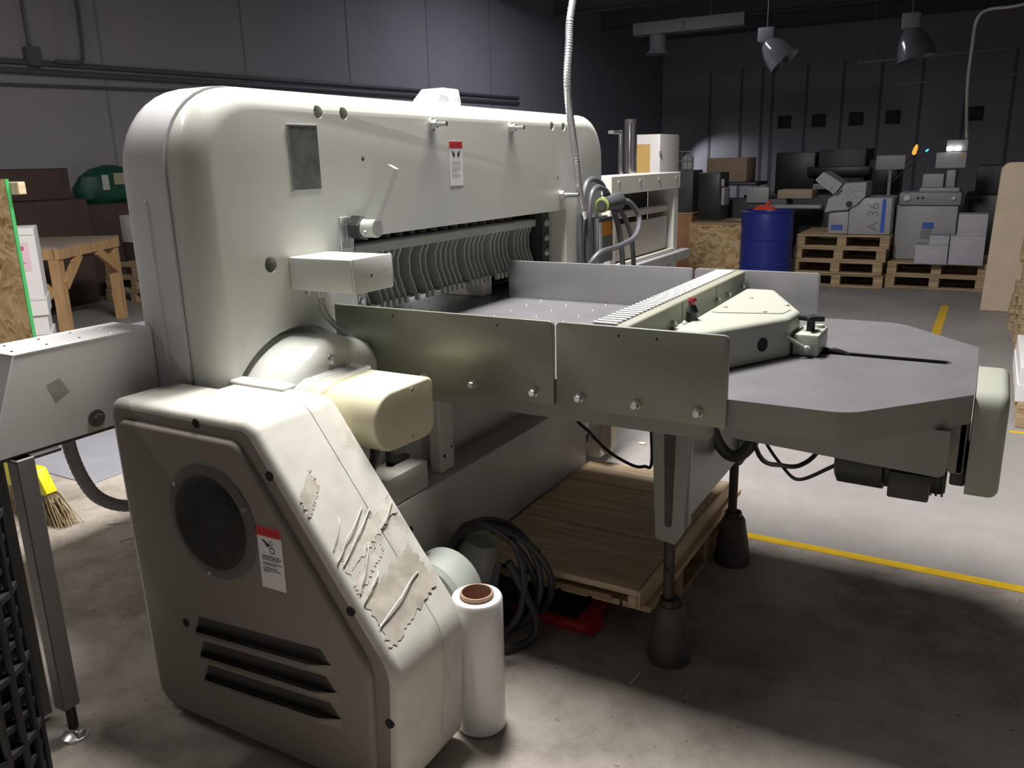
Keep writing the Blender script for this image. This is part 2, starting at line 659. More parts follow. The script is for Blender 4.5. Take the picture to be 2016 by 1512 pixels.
def highbay(loc, tilt, label):
    t = thing('highbay_lamp', label, 'lamp', loc, 'unlit highbay lamps')
    x, y, z = loc
    obj('ballast_box', MB().cbox(x - .14, x + .14, y - .12, y + .12, z + .02, z + .26, .02), LGREY, t)
    obj('mounting_hook', MB().cyl((x, y, z + .26), (x, y, HZ - .3), .012, n=8), DARKW, t)
    ax = Vector((math.sin(tilt), 0, -math.cos(tilt)))
    p0 = Vector((x, y, z + .04))
    obj('reflector_bell', MB().lathe(p0, p0 + ax * .5, [(0, .10), (.15, .17), (.5, .25), (1, .30), (.98, .29), (.5, .235), (.18, .15)], 24, cap=False), plain('prismatic_bell', (.30, .30, .32), .15, .4, coat=.5), t)
    obj('lamp_bulb', MB().lathe(p0, p0 + ax * .34, [(0, .04), (.3, .045), (.6, .07), (.85, .055), (1, .01)], 14), LGREY, t)
    return t


highbay((-2.05, 14, 3.42), .75, 'unlit highbay lamp with a tilted clear bell, left one under the ceiling')
highbay((.28, 14, 3.42), .25, 'unlit highbay lamp hanging upright, right one under the ceiling')
for i, (x0, x1, z, y) in enumerate(((-1.35, 1.75, 3.55, 20), (-.6, 1.9, 3.05, 20.6))):
    t = tag(obj('sprinkler_pipe', MB().tube([(x0, y, z), ((x0 + x1) / 2, y, z + .03), (x1, y, z + .07)], .035, 8, 3).cyl((x0 + .3, y, z), (x0 + .3, y, HZ), .008, n=6).cyl((x1 - .3, y, z), (x1 - .3, y, HZ), .008, n=6), plain('pipe_grey', (.30, .28, .27), .6)),
            ['faint upper pipe hung below the right highbay lamp', 'faint lower pipe below the right highbay lamp'][i], 'pipe')


def strip_lamp(k, x, y, z, length, watts, col, wd):
    labels = ['white strip lamp hung above the cutting machine', 'white strip lamp hung above the left side of the hall',
              'added unseen fill strip lamp above the right aisle', 'added unseen strip lamp far back, brightening the far wall']
    t = thing('strip_lamp', labels[k], 'lamp', (x, y, z), 'strip lamps under the ceiling')
    obj('lamp_housing', MB().prism([(x - wd * .4, z + .10), (x + wd * .4, z + .10), (x + wd * .55, z + .035), (x - wd * .55, z + .035)], 'Y', y - length / 2, y + length / 2), WHITEP, t)
    for s in (-1, 1):
        obj('lamp_tube', MB().cyl((x + wd * .25 * s, y - length / 2 + .02, z + .018), (x + wd * .25 * s, y + length / 2 - .02, z + .018), .013, n=10), TUBE, t)
        obj('hanger', MB().cyl((x, y + s * length * .4, z + .10), (x, y + s * length * .4, HZ), .004, n=6), DARKW, t)
    lo = lamp_light('lamp_light', x, y, z, length, watts, col, width=wd)
    lo.parent = t
    lo.location = (0, 0, 0)


for k, a in enumerate(STRIPS):
    strip_lamp(k, *a)
# an added unseen spot lamp throws the pale streak on the far wall
WLP = Vector((-7.75, 24.4, 1.62))
wlp = thing('added_streak_lamp', 'added unseen lamp near the far corner for the streak', 'lamp', (WLP.x, WLP.y, 0))
obj('added_lamp_stand', MB().cyl((WLP.x - .1, WLP.y, 0), (WLP.x - .1, WLP.y, 1.5), .02, n=8), DARKW, wlp)
obj('added_lamp_body', MB().cbox(WLP.x - .16, WLP.x - .04, WLP.y - .12, WLP.y + .12, 1.5, 1.72, .02), DARKW, wlp)
sd = bpy.data.lights.new('added_streak_light', 'SPOT')
sd.energy, sd.color, sd.spot_size, sd.spot_blend, sd.shadow_soft_size = 70, (.88, .9, 1), R(62), .75, .04
so = bpy.data.objects.new('added_streak_light', sd)
COL.objects.link(so)
so.parent = wlp
so.location = WLP - Vector((WLP.x, WLP.y, 0))
so.rotation_euler = Vector((1, 1.15, -.36)).to_track_quat('-Z', 'Y').to_euler()

# floor markings
tag(obj('floor_tape', MB().box(.55, 6.5, 1.13, 1.18, .0, .0015), YELLOW), 'yellow tape line on the floor running past the rear table legs', 'floor tape')
tag(obj('floor_tape', MB().box(1.43, 1.50, 4.9, 7.2, .0, .0015), YELLOW), 'short yellow tape line far back on the dark floor', 'floor tape')
tag(obj('floor_mat', MB().cbox(-3.3, -1.92, .28, 1.1, 0, .006, .002), plain('grey_mat', (.30, .30, .34), .8)), 'flat grey floor mat behind the yellow broom', 'mat')
tag(obj('floor_straw', MB().box(1.0, 1.004, .02, .085, .001, .004, rot=Matrix.Rotation(-.1, 3, 'Z')), WHITE), 'white sliver lying on the floor before the near foot', 'straw')
tag(obj('floor_straw', MB().tube([(-1.42, .02, .004), (-1.36, .07, .006), (-1.3, .14, .004)], .003, 6, 4), WHITE), 'thin white sliver on the floor beside the broom', 'straw')
tag(obj('floor_straw', MB().tube([(-1.22, -.06, .004), (-1.2, -.02, .006), (-1.18, .03, .004)], .003, 6, 4), WHITE), 'white sliver on the floor near the gear cover', 'straw')

tag(obj('wood_chip', MB().cbox(.25, .29, 2.0, 2.025, 0, .008, .002), plain('chip_pale', (.70, .62, .45), .7)), 'small pale wood chip on the aisle floor behind the machine', 'wood chip')

# ------------------------------------------------------------------ the paper cutter
cut = thing('paper_cutter', 'large grey-green guillotine paper cutter seen from behind, with steel rear table', 'cutting machine', (.5, .6, 0))


def P(name, mb, mat, parent=cut, label=None):
    return obj(name, mb, mat, parent, label)


Y0, Y1, ZT = -.475, 2.12, 1.69
# rear shell of the portal
outl = rpoly([(Y0, .02), (Y0, ZT), (Y1, ZT), (Y1, .02)], [0, .22, .22, 0], 10)
rear = P('rear_shell', MB().prism(outl, 'X', -.10, 0, 0, .062, 8), PAINT)
CUTBOX = MB().box(-.6, .2, .118, 1.66, -.1, 1.252)
cutm = MB()
for y, z, r in ((.0, 1.632, .019), (.113, 1.632, .019), (1.52, 1.628, .019), (1.636, 1.628, .019), (-.246, 1.21, .023),
                (.19, 1.497, .0085), (.27, 1.385, .0085), (1.575, 1.40, .008)):
    cutm.cyl((-.05, y, z), (.1, y, z), r, n=20)
dome_c = (-.17, .712)
boolean(rear, CUTBOX, cutm, MB().cyl((-.045, *dome_c), (.1, *dome_c), .305, n=56))
front = P('front_shell', MB().prism(offset(outl, .006), 'X', -.106, -.33, 0, .09, 8), PAINT2)
boolean(front, CUTBOX)
gasket = P('shell_gasket', MB().prism(offset(outl, -.012), 'X', -.108, -.098), BLACK)
boolean(gasket, CUTBOX)
for z0, z1, y in ((.95, 1.40, Y0 - .004), ):
    P('shell_ridge', MB().cbox(-.20, -.185, y - .006, y + .004, z0, z1, .003), PAINT2)
# nameplate
nm = MB().box(.0, .0025, -.131, -.014, 1.412, 1.590)
P('nameplate', nm, PLATE, label='dark worn metal nameplate')
P('nameplate_edge', MB().box(.0, .0035, -.137, -.131, 1.408, 1.594).box(0, .0035, -.131, -.014, 1.590, 1.594), ZINC)


def sticker(x0, u, w_, h, origin, ux, uz, nrm, kind):
    """flat printed warning sticker: origin is its top-left corner"""
    o, ux, uz, n = Vector(origin), Vector(ux), Vector(uz), Vector(nrm)

    def quad(mb, a, b, c, d, lift, mi):
        mb.add([o + ux * a + uz * c + n * lift, o + ux * b + uz * c + n * lift, o + ux * b + uz * d + n * lift, o + ux * a + uz * d + n * lift], [(0, 1, 2, 3)], mi)
    mb = MB()
    c = [o, o + ux * w_, o + ux * w_ - uz * h, o - uz * h]
    mb.add(c + [p + n * .0008 for p in c], [(4, 5, 6, 7), (0, 1, 5, 4), (1, 2, 6, 5), (2, 3, 7, 6), (3, 0, 4, 7)], 0)
    quad(mb, 0, w_, 0, -h * .155, .0012, 1)
    print_text(mb, 'DANGER', w_ * .20, o + ux * w_ * .56 - uz * h * .08 + n * .0016, ux, uz, 3)
    tri = [o + ux * w_ * a - uz * h * b + n * .0016 for a, b in ((.06, .115), (.18, .115), (.12, .045))]
    mb.add(tri, [(0, 1, 2)], 3)
    if kind == 'belt':
        for cx, cz, r in ((.56, .25, .075), (.58, .365, .11)):
            for k in range(18):
                a0, a1 = 2 * math.pi * k / 18, 2 * math.pi * (k + 1) / 18
                pts = []
                for a, rr in ((a0, r), (a1, r), (a1, r * .74), (a0, r * .74)):
                    pts.append(o + ux * (w_ * (cx + rr * math.cos(a))) + uz * (-h * cz + w_ * rr * math.sin(a)) + n * .0014)
                mb.add(pts, [(0, 1, 2, 3)], 2)
        hand = [(.20, .20), (.30, .215), (.42, .265), (.50, .27), (.47, .29), (.50, .315), (.40, .305), (.42, .335), (.35, .30), (.30, .255), (.20, .225)]
        mb.add([o + ux * w_ * a - uz * h * b + n * .0014 for a, b in hand], [list(range(len(hand)))], 2)
        rows = [(.46, .72), (.49, .78), (.52, .70), (.575, .80), (.605, .58), (.655, .60), (.69, .72), (.72, .28)]
    else:
        for cx in (.30, .70):
            s = 1 if cx < .5 else -1
            hand = [(-.16, .21), (-.10, .20), (.0, .27), (.06, .21), (.11, .22), (.07, .29), (.15, .30), (.06, .335), (.02, .37), (-.04, .31)]
            mb.add([o + ux * w_ * (cx + s * a) - uz * h * b + n * .0014 for a, b in hand], [list(range(len(hand)))], 2)
        rows = [(.45, .72), (.48, .62), (.51, .68), (.58, .66), (.61, .70), (.64, .60), (.67, .40), (.73, .50), (.76, .72), (.79, .60)]
    for z, ln in rows:
        k = .14
        while k < .14 + ln - .05:
            wd = random.uniform(.06, .15)
            quad(mb, w_ * k, w_ * min(k + wd, .14 + ln), -h * z, -h * (z + .014), .0013, 2 if kind == 'belt' else 4)
            k += wd + .025
    return mb


P('warning_sticker', sticker(0, 0, .088, .160, (.0005, .682, 1.555), (0, 1, 0), (0, 0, 1), (1, 0, 0), 'hands'), [WHITE, REDM, INK, INKR, INKG],
  label='white warning sticker with red band and two crushed hands')


def face_bolt(name, y, z, ln, r=.017):
    mb = MB()
    mb.cyl((0, y, z), (.006, y, z), r * 1.25, n=20)
    mb.lathe((.006, y, z), (.024, y, z), [(0, r), (.85, r), (1, r * .85)], 6)
    mb.cyl((.024, y, z), (.024 + ln, y, z), r * .5, n=12)
    P(name, mb, ZINC)


face_bolt('stud_bolt', .58, 1.612, .04)
face_bolt('stud_bolt', 1.143, 1.612, .04)
face_bolt('stud_bolt', 1.60, 1.322, .07, .022)
# clamping lever
P('lever_plate', MB().cbox(-.001, .004, .052, .098, 1.222, 1.322, .0015).box(.004, .005, .060, .064, 1.245, 1.305).box(.004, .005, .082, .086, 1.245, 1.305), ZINC)
lever = P('lever_hub', MB().lathe((0, .125, 1.285), (.045, .125, 1.285), [(0, .040), (.9, .040), (1, .036)], 6), BLACK)
P('lever_knuckle', MB().lathe((.045, .125, 1.285), (.095, .125, 1.285), [(0, .030), (.92, .030), (1, .027)], 24), PAINT, lever)
arm = MB()
a0, a1 = Vector((.068, .128, 1.30)), Vector((.150, .150, 1.47))
prof = [(-.022, -.015), (.022, -.015), (.022, .015), (-.022, .015)]
for (pa, ka), (pb, kb) in (((a0, 1.0), (a1, .72)),):
    d = (pb - pa).normalized()
    sx = d.cross(Vector((0, 1, 0))).normalized()
    sy = d.cross(sx)
    vs = [pa + sx * u * ka + sy * v * ka for u, v in prof] + [pb + sx * u * kb + sy * v * kb for u, v in prof]
    arm.add(vs, [(0, 1, 5, 4), (1, 2, 6, 5), (2, 3, 7, 6), (3, 0, 4, 7), (3, 2, 1, 0), (4, 5, 6, 7)])
P('lever_arm', arm, PAINT, lever)
P('lever_setscrew', MB().cyl((.068, .098, 1.276), (.068, .093, 1.272), .006, n=10), ZINC, lever)

# grey switch box on the column
sb = P('switch_box', MB().cbox(0, .235, -.178, -.007, 1.128, 1.224, .006), plain('switch_box_enamel', (.62, .63, .60), .4))
P('end_plate', MB().cbox(.2365, .246, -.180, -.005, 1.126, 1.226, .005), plain('switch_box_plate', (.64, .65, .62), .4), sb)
P('plate_screw', MB().cyl((.246, -.045, 1.183), (.249, -.045, 1.183), .006, n=12), ZINC, sb)
P('plate_screw', MB().cyl((.246, -.105, 1.172), (.2475, -.105, 1.172), .006, n=3), DARKIRON, sb)
P('box_screw', MB().cyl((0, -.118, 1.112), (.014, -.118, 1.112), .006, n=10), ZINC, sb)
P('cable_gland', MB().cyl((.055, -.115, 1.130), (.055, -.115, 1.100), .011, n=14), ZINC, sb)
P('flexible_conduit', MB().tube([(.055, -.115, 1.105), (.06, -.112, 1.06), (.085, -.09, 1.01), (.12, -.055, .965), (.14, -.02, .94)], .0095, 10, 14, ridge=.14), plain('armour_conduit', (.34, .34, .33), .4, .6))
P('column_edge', MB().box(-.098, .001, .116, .1185, .5, 1.24), BLACK)

# drive housing dome, cream motor cover
dc = dome_c
dome = MB().lathe((-.04, dc[0], dc[1]), (.165, dc[0], dc[1]), [(0, .283)] + [((.205 - .05 + .05 * math.sin(t)) / .205, .283 - .05 * (1 - math.cos(t))) for t in [k / 8 * math.pi / 2 for k in range(9)]], 56)
dome_o = P('drive_housing', dome, plain('housing_enamel', (.68, .69, .655), .35, var=.03, coat=.2))
P('housing_bolt', MB().hexbolt((.163, -.21, .938), (1, 0, 0), .013, .013), ZINC, dome_o)
P('housing_flange', MB().cbox(-.0, .20, -.44, -.39, .905, .918, .004), WHITEP, dome_o)
mc = rpoly([(-.385, .745), (-.125, .735), (-.122, .905), (-.385, .905)], [.075, .04, .025, .085], 8)
mcov = P('motor_cover', MB().prism(mc, 'X', .14, .455, 0, .008, 3), CREAM, label='yellowed cream motor cover with taped edge')
P('motor_neck', MB().prism(offset(mc, .004), 'X', .12, .195, 0, .006, 2), PAINT, mcov)
P('cover_screw', MB().cyl((.455, -.222, .888), (.458, -.222, .888), .006, n=12), ZINC, mcov)
P('cover_screw', MB().cyl((.455, -.228, .753), (.458, -.228, .753), .006, n=12), ZINC, mcov)
wrap = MB()
wp = offset(mc, .0085)
N = len(wp)
vs, fs = [], []
for k in range(9):
    x = .165 + .085 * k / 8 + 0
    for i, (u, v) in enumerate(wp):
        j = .0035 * math.sin(i * 2.7 + k * 1.9) + random.uniform(-.002, .002)
        c = Vector((-.25, .82))
        d = (Vector((u, v)) - c).normalized()
        vs.append((x + random.uniform(-.003, .003) + (.02 * math.sin(i * .5) if k == 8 else 0), u + d.x * j, v + d.y * j))
for k in range(8):
    for i in range(N):
        fs.append((k * N + i, k * N + (i + 1) % N, (k + 1) * N + (i + 1) % N, (k + 1) * N + i))
P('clear_wrap', wrap.add(vs, fs), CLEAR, mcov)
P('motor_cable', MB().tube([(.33, -.24, .76), (.29, -.20, .66), (.24, -.17, .58), (.24, -.15, .52)], .014, 10), RUBBER)

# gear cover on the floor
gout = rpoly([(-.16, .012), (-.185, .91), (.335, .91), (.722, .375), (.70, .012)], [.06, .045, .06, .13, .05], 8)
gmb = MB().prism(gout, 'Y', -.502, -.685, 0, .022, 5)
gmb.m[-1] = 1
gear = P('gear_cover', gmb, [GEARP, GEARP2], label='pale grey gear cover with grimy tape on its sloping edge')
gin = rpoly([(.004, .012), (.004, .908), (.335, .908), (.72, .375), (.698, .012)], [.02, .02, .06, .13, .05], 8)
P('gear_cover_back', MB().prism(gin, 'Y', -.498, -.405, 0, .012, 4), GEARP)
P('cover_seam', MB().prism(offset(gin, -.006), 'Y', -.505, -.496), BLACK, gear)
pin = rpoly([(-.115, .03), (-.135, .862), (.300, .862), (.655, .37), (.645, .03)], [.05, .03, .05, .11, .04], 8)
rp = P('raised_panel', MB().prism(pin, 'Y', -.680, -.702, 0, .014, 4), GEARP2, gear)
for x, z in ((.155, .886), (.386, .790), (.600, .500), (.690, .236), (.035, .322)):
    y = -.6855 if (x, z) != (.035, .322) else -.7025
    P('cover_screw', MB().cyl((x, y + .004, z), (x, y - .001, z), .012, n=16), HOLE, gear)
# fan guard: ring plus dark dome in crumpled wrap
gc, gr = (.190, .642), .118
P('guard_ring', MB().lathe((gc[0], -.700, gc[1]), (gc[0], -.710, gc[1]), [(0, gr * 1.30), (.5, gr * 1.28), (1, gr * 1.12), (1, gr * .95)], 40), plain('guard_ring_plastic', (.12, .108, .095), .55), gear)
P('fan_guard', MB().lathe((gc[0], -.702, gc[1]), (gc[0], -.722, gc[1]), [(0, gr * 1.06), (.5, gr * 1.04), (.85, gr * .97), (1, gr * .82), (.92, gr * .4), (.9, .002)], 40), plain('guard_dark', (.018, .016, .016), .75, var=.4, scale=25, bump=.4), gear)
for a in (.45, 2.5, 4.55):
    x, z = gc[0] + gr * 1.18 * math.cos(a), gc[1] + gr * 1.18 * math.sin(a)
    P('guard_screw', MB().cyl((x, -.706, z), (x, -.713, z), .006, n=10), ZINC, gear)
P('warning_sticker', sticker(0, 0, .078, .160, (.343, -.7025, .668), (1, 0, .012), (0, 0, 1), (0, -1, 0), 'belt'), [WHITE, REDM, INK, INKR, INKG], gear,
  'white warning sticker with red band and rollers')
# three louvres, each a sloping lip below a painted dark slot
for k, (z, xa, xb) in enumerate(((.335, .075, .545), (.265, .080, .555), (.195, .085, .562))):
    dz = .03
    # hood standing proud at its upper edge, opening shade painted flat above it
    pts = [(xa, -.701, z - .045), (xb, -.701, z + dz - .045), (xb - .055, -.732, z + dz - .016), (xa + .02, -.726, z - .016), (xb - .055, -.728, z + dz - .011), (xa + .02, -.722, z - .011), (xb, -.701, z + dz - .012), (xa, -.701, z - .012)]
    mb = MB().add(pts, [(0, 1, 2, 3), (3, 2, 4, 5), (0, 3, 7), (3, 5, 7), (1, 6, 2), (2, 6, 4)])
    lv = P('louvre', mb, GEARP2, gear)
    P('louvre_slot_shade', MB().add([(xa + .004, -.7030, z - .018), (xb - .004, -.7030, z + dz - .018), (xb - .035, -.7030, z + dz + .020), (xa + .015, -.7030, z + .020)], [(0, 1, 2, 3)]), plain('louvre_shade_brown', (.055, .048, .042), .7), gear)
# torn packing tape on the slope
sl0, sl1 = Vector((.372, 0, .858)), Vector((.692, 0, .418))
sd_ = (sl1 - sl0)
sn = Vector((sd_.z, 0, -sd_.x)).normalized()
if sn.x < 0:
    sn = -sn


def tape(s0, s1, ya, yb, skew, mat, amp, lift=.0012):
    nu, nv = 14, 26
    vs, fs = [], []
    for i in range(nu + 1):
        for j in range(nv + 1):
            t = s0 + (s1 - s0) * i / nu + skew * (j / nv - .5) + (random.uniform(-.012, .012) if i in (0, nu) else 0)
            y = ya + (yb - ya) * j / nv + (random.uniform(-.008, .008) if j in (0, nv) else 0)
            h = lift + amp * max(0, math.sin(i * 1.9 + .8 * math.sin(j * .6)) ** 5) * random.uniform(.4, 1)
            p = sl0 + sd_ * t + sn * h
            vs.append((p.x, y, p.z))
    for i in range(nu):
        for j in range(nv):
            a = i * (nv + 1) + j
            fs.append((a, a + 1, a + nv + 2, a + nv + 1))
    P('tape_strip', MB().add(vs, fs), mat, gear)


tape(.50, .58, -.655, -.42, -.14, TAPEC, .0006, .0006)
tape(.64, .69, -.66, -.53, -.10, TAPEC, .0006, .0006)
tape(.72, .95, -.66, -.44, -.10, TAPE, .0005, .0006)
tape(.22, .31, -.668, -.60, -.10, TAPE, .0006, .0008)
for s, y0_, y1_, k in ((.52, -.66, -.60, .1), (.57, -.67, -.52, .15), (.60, -.66, -.50, .16), (.735, -.66, -.56, .16), (.78, -.665, -.58, .08), (.90, -.66, -.47, .1), (.55, -.50, -.42, .08)):
    pts = []
    for q in range(7):
        t = q / 6
        p = sl0 + sd_ * (s - k * t + random.uniform(-.006, .006)) + sn * (.003 + .006 * math.sin(t * 3.1))
        pts.append((p.x, y0_ + (y1_ - y0_) * t, p.z))
    P('tape_curl', MB().tube(pts, .0017, 6, 3), TAPEC, gear)

# base, body wall under the table
base = P('machine_base', MB().cbox(-.30, .33, -.36, 1.176, 0, .497, .012), BASEP)
body = P('body_wall', MB().cbox(-.28, .215, -.30, 1.80, .45, .815, .008), BASEP)
P('wall_seam', MB().box(.215, .2165, .902, .908, .49, .80), HOLE, body)
P('wall_latch', MB().cbox(.214, .222, .585, .605, .735, .775, .002).cyl((.222, .595, .752), (.2235, .595, .752), .004, n=10, mi=1), [WHITEP, HOLE], body)
P('paper_tag', MB().add([(.219, .385, .80), (.219, .398, .80), (.222, .405, .758), (.221, .396, .752)], [(0, 1, 2, 3)]), WHITE, body)
P('support_post', MB().cbox(.255, .30, .115, .195, .498, .80, .004), BASEP, label='grey upright post')
P('post_hole', MB().cyl((.30, .135, .555), (.3015, .135, .555), .006, n=12), HOLE)
P('post_hole', MB().cyl((.30, .178, .575), (.3015, .178, .575), .004, n=12), HOLE)
P('bracket_block', MB().cbox(.18, .322, -.22, .012, .498, .588, .005), BASEP)
P('bracket_angle', MB().box(.24, .262, -.09, -.075, .588, .66).box(.24, .262, -.09, .0, .588, .60), DARKIRON)
P('base_bolt', MB().cyl((.33, -.108, .40), (.333, -.108, .40), .012, n=14), HOLE)
# junction box at the far end of the base
jbx = P('junction_box', MB().cbox(.335, .392, 1.178, 1.235, .215, .40, .006), WHITEP)
P('box_lid', MB().prism(rpoly([(.395, .265), (.42, .235), (.445, .255), (.445, .402), (.395, .402)], .006, 3), 'Y', 1.175, 1.24), plain('lid_enamel', (.66, .64, .57), .5), jbx)
P('warning_mark', MB().add([(.4455, 1.19, .335), (.4455, 1.225, .335), (.4455, 1.207, .372)], [(0, 1, 2)]), plain('mark_yellow', (.8, .62, .05), .5), jbx)

# clamp with its ribs behind the opening
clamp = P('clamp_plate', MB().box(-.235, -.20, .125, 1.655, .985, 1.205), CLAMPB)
P('clamp_top_rail', MB().cbox(-.20, -.128, .20, 1.60, 1.176, 1.210, .004), CLAMPM, clamp)
P('clamp_foot', MB().cbox(-.20, -.135, .125, 1.60, .985, .993, .002), CLAMPB, clamp)
P('clamp_end_block', MB().cbox(-.215, -.09, 1.59, 1.652, .97, 1.25, .004), DARKIRON, clamp)
for z in (1.05, 1.12, 1.19):
    P('block_bolt', MB().hexbolt((-.09, 1.622, z), (1, 0, 0), .013, .01), ZINC, clamp)
rib0 = None
skip = {6, 12, 14, 17, 23, 29, 35}
for i in range(41):
    y = .145 + i * .0352
    if i in skip:
        continue
    if rib0 is None:
        pr = [(-.20, .993), (-.122, .993), (-.122, 1.004), (-.148, 1.075), (-.150, 1.135), (-.132, 1.176), (-.20, 1.176)]
        rib0 = P('rib', MB().prism(pr, 'Y', y - .0038, y + .0038), CLAMPM, clamp)
        tooth0 = P('tooth', MB().cbox(-.130, -.110, y - .007, y + .007, .972, 1.000, .002), CLAMPM, clamp)
        rc, tcn = WP[rib0].copy(), WP[tooth0].copy()
        yb = y
    else:
        share('rib', rib0, rc + Vector((0, y - yb, 0)), clamp)
        share('tooth', tooth0, tcn + Vector((0, y - yb, 0)), clamp)
P('dust_guard', MB().cbox(-.34, -.325, 1.27, 1.655, .902, 1.05, .003), BLACK, clamp)
# slotted knife beam seen above the clamp
kb = P('knife_beam', MB().box(-.27, -.25, .125, 1.655, 1.20, 1.30), DARKIRON)
for i in range(13):
    y = .58 + i * .078
    P('guide_post', MB().box(-.248, -.225, y - .012, y + .012, 1.21, 1.275), CLAMPM, kb)
P('left_guide_block', MB().cbox(-.21, -.06, .122, .17, 1.13, 1.235, .004), CLAMPM, kb)
P('left_guide_bolt', MB().hexbolt((-.06, .145, 1.05), (1, 0, 0), .016, .03).hexbolt((-.06, .185, 1.035), (1, 0, 0), .012, .02), ZINC, kb)
P('left_guide_bracket', MB().cbox(-.13, -.058, .12, .23, .985, 1.075, .004), CLAMPM, kb)
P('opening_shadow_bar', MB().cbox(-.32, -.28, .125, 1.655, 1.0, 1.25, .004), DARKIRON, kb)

# table: front bed, rear table with tapered end
tpoly = [(-1.12, -.46), (-.345, -.46), (-.345, .122), (0, .122), (.005, .0), (1.527, 0), (1.774, .288), (1.774, .865), (1.527, 1.184), (.005, 1.184), (.005, 1.655), (-1.12, 1.655)]
tpoly = rpoly(tpoly, [0, 0, 0, 0, 0, .10, .012, .012, .10, 0, 0, 0], 6)
tmb = MB().prism(tpoly, 'Z', .872, .90)
tmb.m = [1] * (len(tmb.f) - 1) + [0]
tab = P('table_bed', tmb, [STEELTOP, TABSIDE])
boolean(tab, MB().prism(rpoly([(1.02, .597), (1.712, .597), (1.712, .643), (1.02, .643)], .022, 6), 'Z', .80, .95))
P('added_front_cabinet', MB().cbox(-.75, -.34, -.25, 1.75, .02, .868, .006), BASEP)  # unseen body below the front bed, added to shade the floor
for y_ in (.5985, .6415):
    P('slot_shade_strip', MB().box(1.03, 1.70, y_ - .0008, y_ + .0008, .8736, .8985), HOLE, tab)  # black strips along the slot walls stand in for its inner shade
P('slot_channel', MB().box(1.00, 1.725, .585, .655, .8722, .8735), HOLE, tab)
P('table_apron', MB().prism(rpoly([(.23, .0), (1.527, .0), (1.774, .288), (1.774, .865), (1.527, 1.184), (.23, 1.184)], [0, .10, .012, .012, .10, 0], 6), 'Z', .826, .8718), TABSIDE, tab)
web = rpoly([(1.19, .826), (1.19, .735), (1.735, .705), (1.735, .826)], [0, .01, .02, 0], 3)
P('under_web', MB().prism(web, 'Y', .20, .225), LEGP, tab)
P('under_web', MB().prism(web, 'Y', .93, .955), LEGP, tab)
P('under_rail', MB().cbox(.22, 1.19, .06, .11, .765, .826, .004), TABSIDE, tab)
P('under_rail', MB().cbox(.22, 1.19, 1.07, 1.12, .765, .826, .004), TABSIDE, tab)
fl = [(1.56, .826), (1.62, .815), (1.68, .78), (1.72, .73), (1.74, .69), (1.768, .69), (1.768, .826)]
P('end_flange', MB().prism(fl, 'Y', .292, .318), TABSIDE, tab)
P('end_flange', MB().prism(fl, 'Y', .835, .861), TABSIDE, tab)
P('end_plate', MB().cbox(1.752, 1.770, .292, .861, .69, .826, .003), TABSIDE, tab)
for x in (1.285, 1.352):
    P('side_hole', MB().cyl((x, .0045, .848), (x, .003, .848), .007, n=14), HOLE, tab)
nz0 = None
for ix in range(9):
    for iy in range(9):
        x, y = -.62 + ix * .15, .17 + iy * .13 + (.065 if ix % 2 else 0)
        if y > 1.6 or (x > .0 and y > 1.15) or (-.1 < x < .02):
            continue
        if nz0 is None:
            nz0 = P('air_ball', MB().lathe((x, y, .899), (x, y, .9035), [(0, .0055), (.6, .004), (1, .001)], 8), CHROME, tab)
            zc, xb_, yb_ = WP[nz0].copy(), x, y
        else:
            share('air_ball', nz0, zc + Vector((x - xb_, y - yb_, 0)), tab)

# side guides: two plates on each long side
bolt_proto = None


def side_panel(x0, x1, y0, y1, mat, bolts, screws, left_r):
    poly = rpoly([(x0, .827), (x1, .827), (x1, 1.061), (x0, 1.061)], [.002, .004, .014, left_r], 4)
    p = P('side_panel', MB().prism(poly, 'Y', y0, y1, .0015, .0015, 2), mat)
    for x in bolts:
        ysgn = -1 if y0 < .5 else 1
        yy = y0 if ysgn < 0 else y1
        P('panel_bolt', MB().cyl((x, yy, .860), (x, yy + ysgn * .004, .860), .0125, n=18).lathe((x, yy + ysgn * .004, .860), (x, yy + ysgn * .020, .860), [(0, .0115), (.75, .0115), (1, .009)], 6), ZINC, p)
    for x in screws:
        P('panel_screw', MB().cyl((x, y0 + .001, 1.038), (x, y0 - .0008, 1.038), .0035, n=10), HOLE, p)
    return p


side_panel(.012, .778, -.012, 0, PANEL, (.345, .519, .718), (.24, .604), .002)
side_panel(.786, 1.251, -.012, 0, PANEL, (.856, 1.017, 1.181), (.966, 1.069), .014)
side_panel(-.05, .778, 1.184, 1.196, PANELIN, (.519, .718), (), .002)
side_panel(.786, 1.251, 1.184, 1.196, PANELIN, (.856, 1.017, 1.181), (), .014)

# back gauge with its comb of fins
bg = P('back_gauge', MB().cbox(.948, .984, .014, 1.172, .906, 1.060, .003), plain('gauge_olive', (.25, .255, .20), .45, .1))
P('gauge_joint', MB().box(.984, .9848, .442, .444, .91, 1.058).box(.984, .9848, .80, .802, .91, 1.058), HOLE, bg)
fin0 = None
for i in range(38):
    y = .032 + i * .0303
    if fin0 is None:
        fin0 = P('fin', MB().cbox(.876, .947, y - .0058, y + .0058, .908, 1.063, .002), ALU, bg)
        fc, fy = WP[fin0].copy(), y
    else:
        share('fin', fin0, fc + Vector((0, y - fy, 0)), bg)
for y in (.35, .80, .93, 1.12):
    P('gauge_stud', MB().lathe((.984, y, 1.005), (1.000, y, 1.005), [(0, .011), (.7, .010), (1, .004)], 14), CAST, bg)
car = rpoly([(1.035, .17), (1.10, .165), (1.285, .515), (1.292, .64), (1.13, 1.03), (1.022, 1.03)], [.02, .03, .05, .05, .02, .02], 6)
carr = P('gauge_carriage', MB().prism(car, 'Z', .903, 1.018, 0, .016, 4), CAST, label='pale green cast gauge carriage')
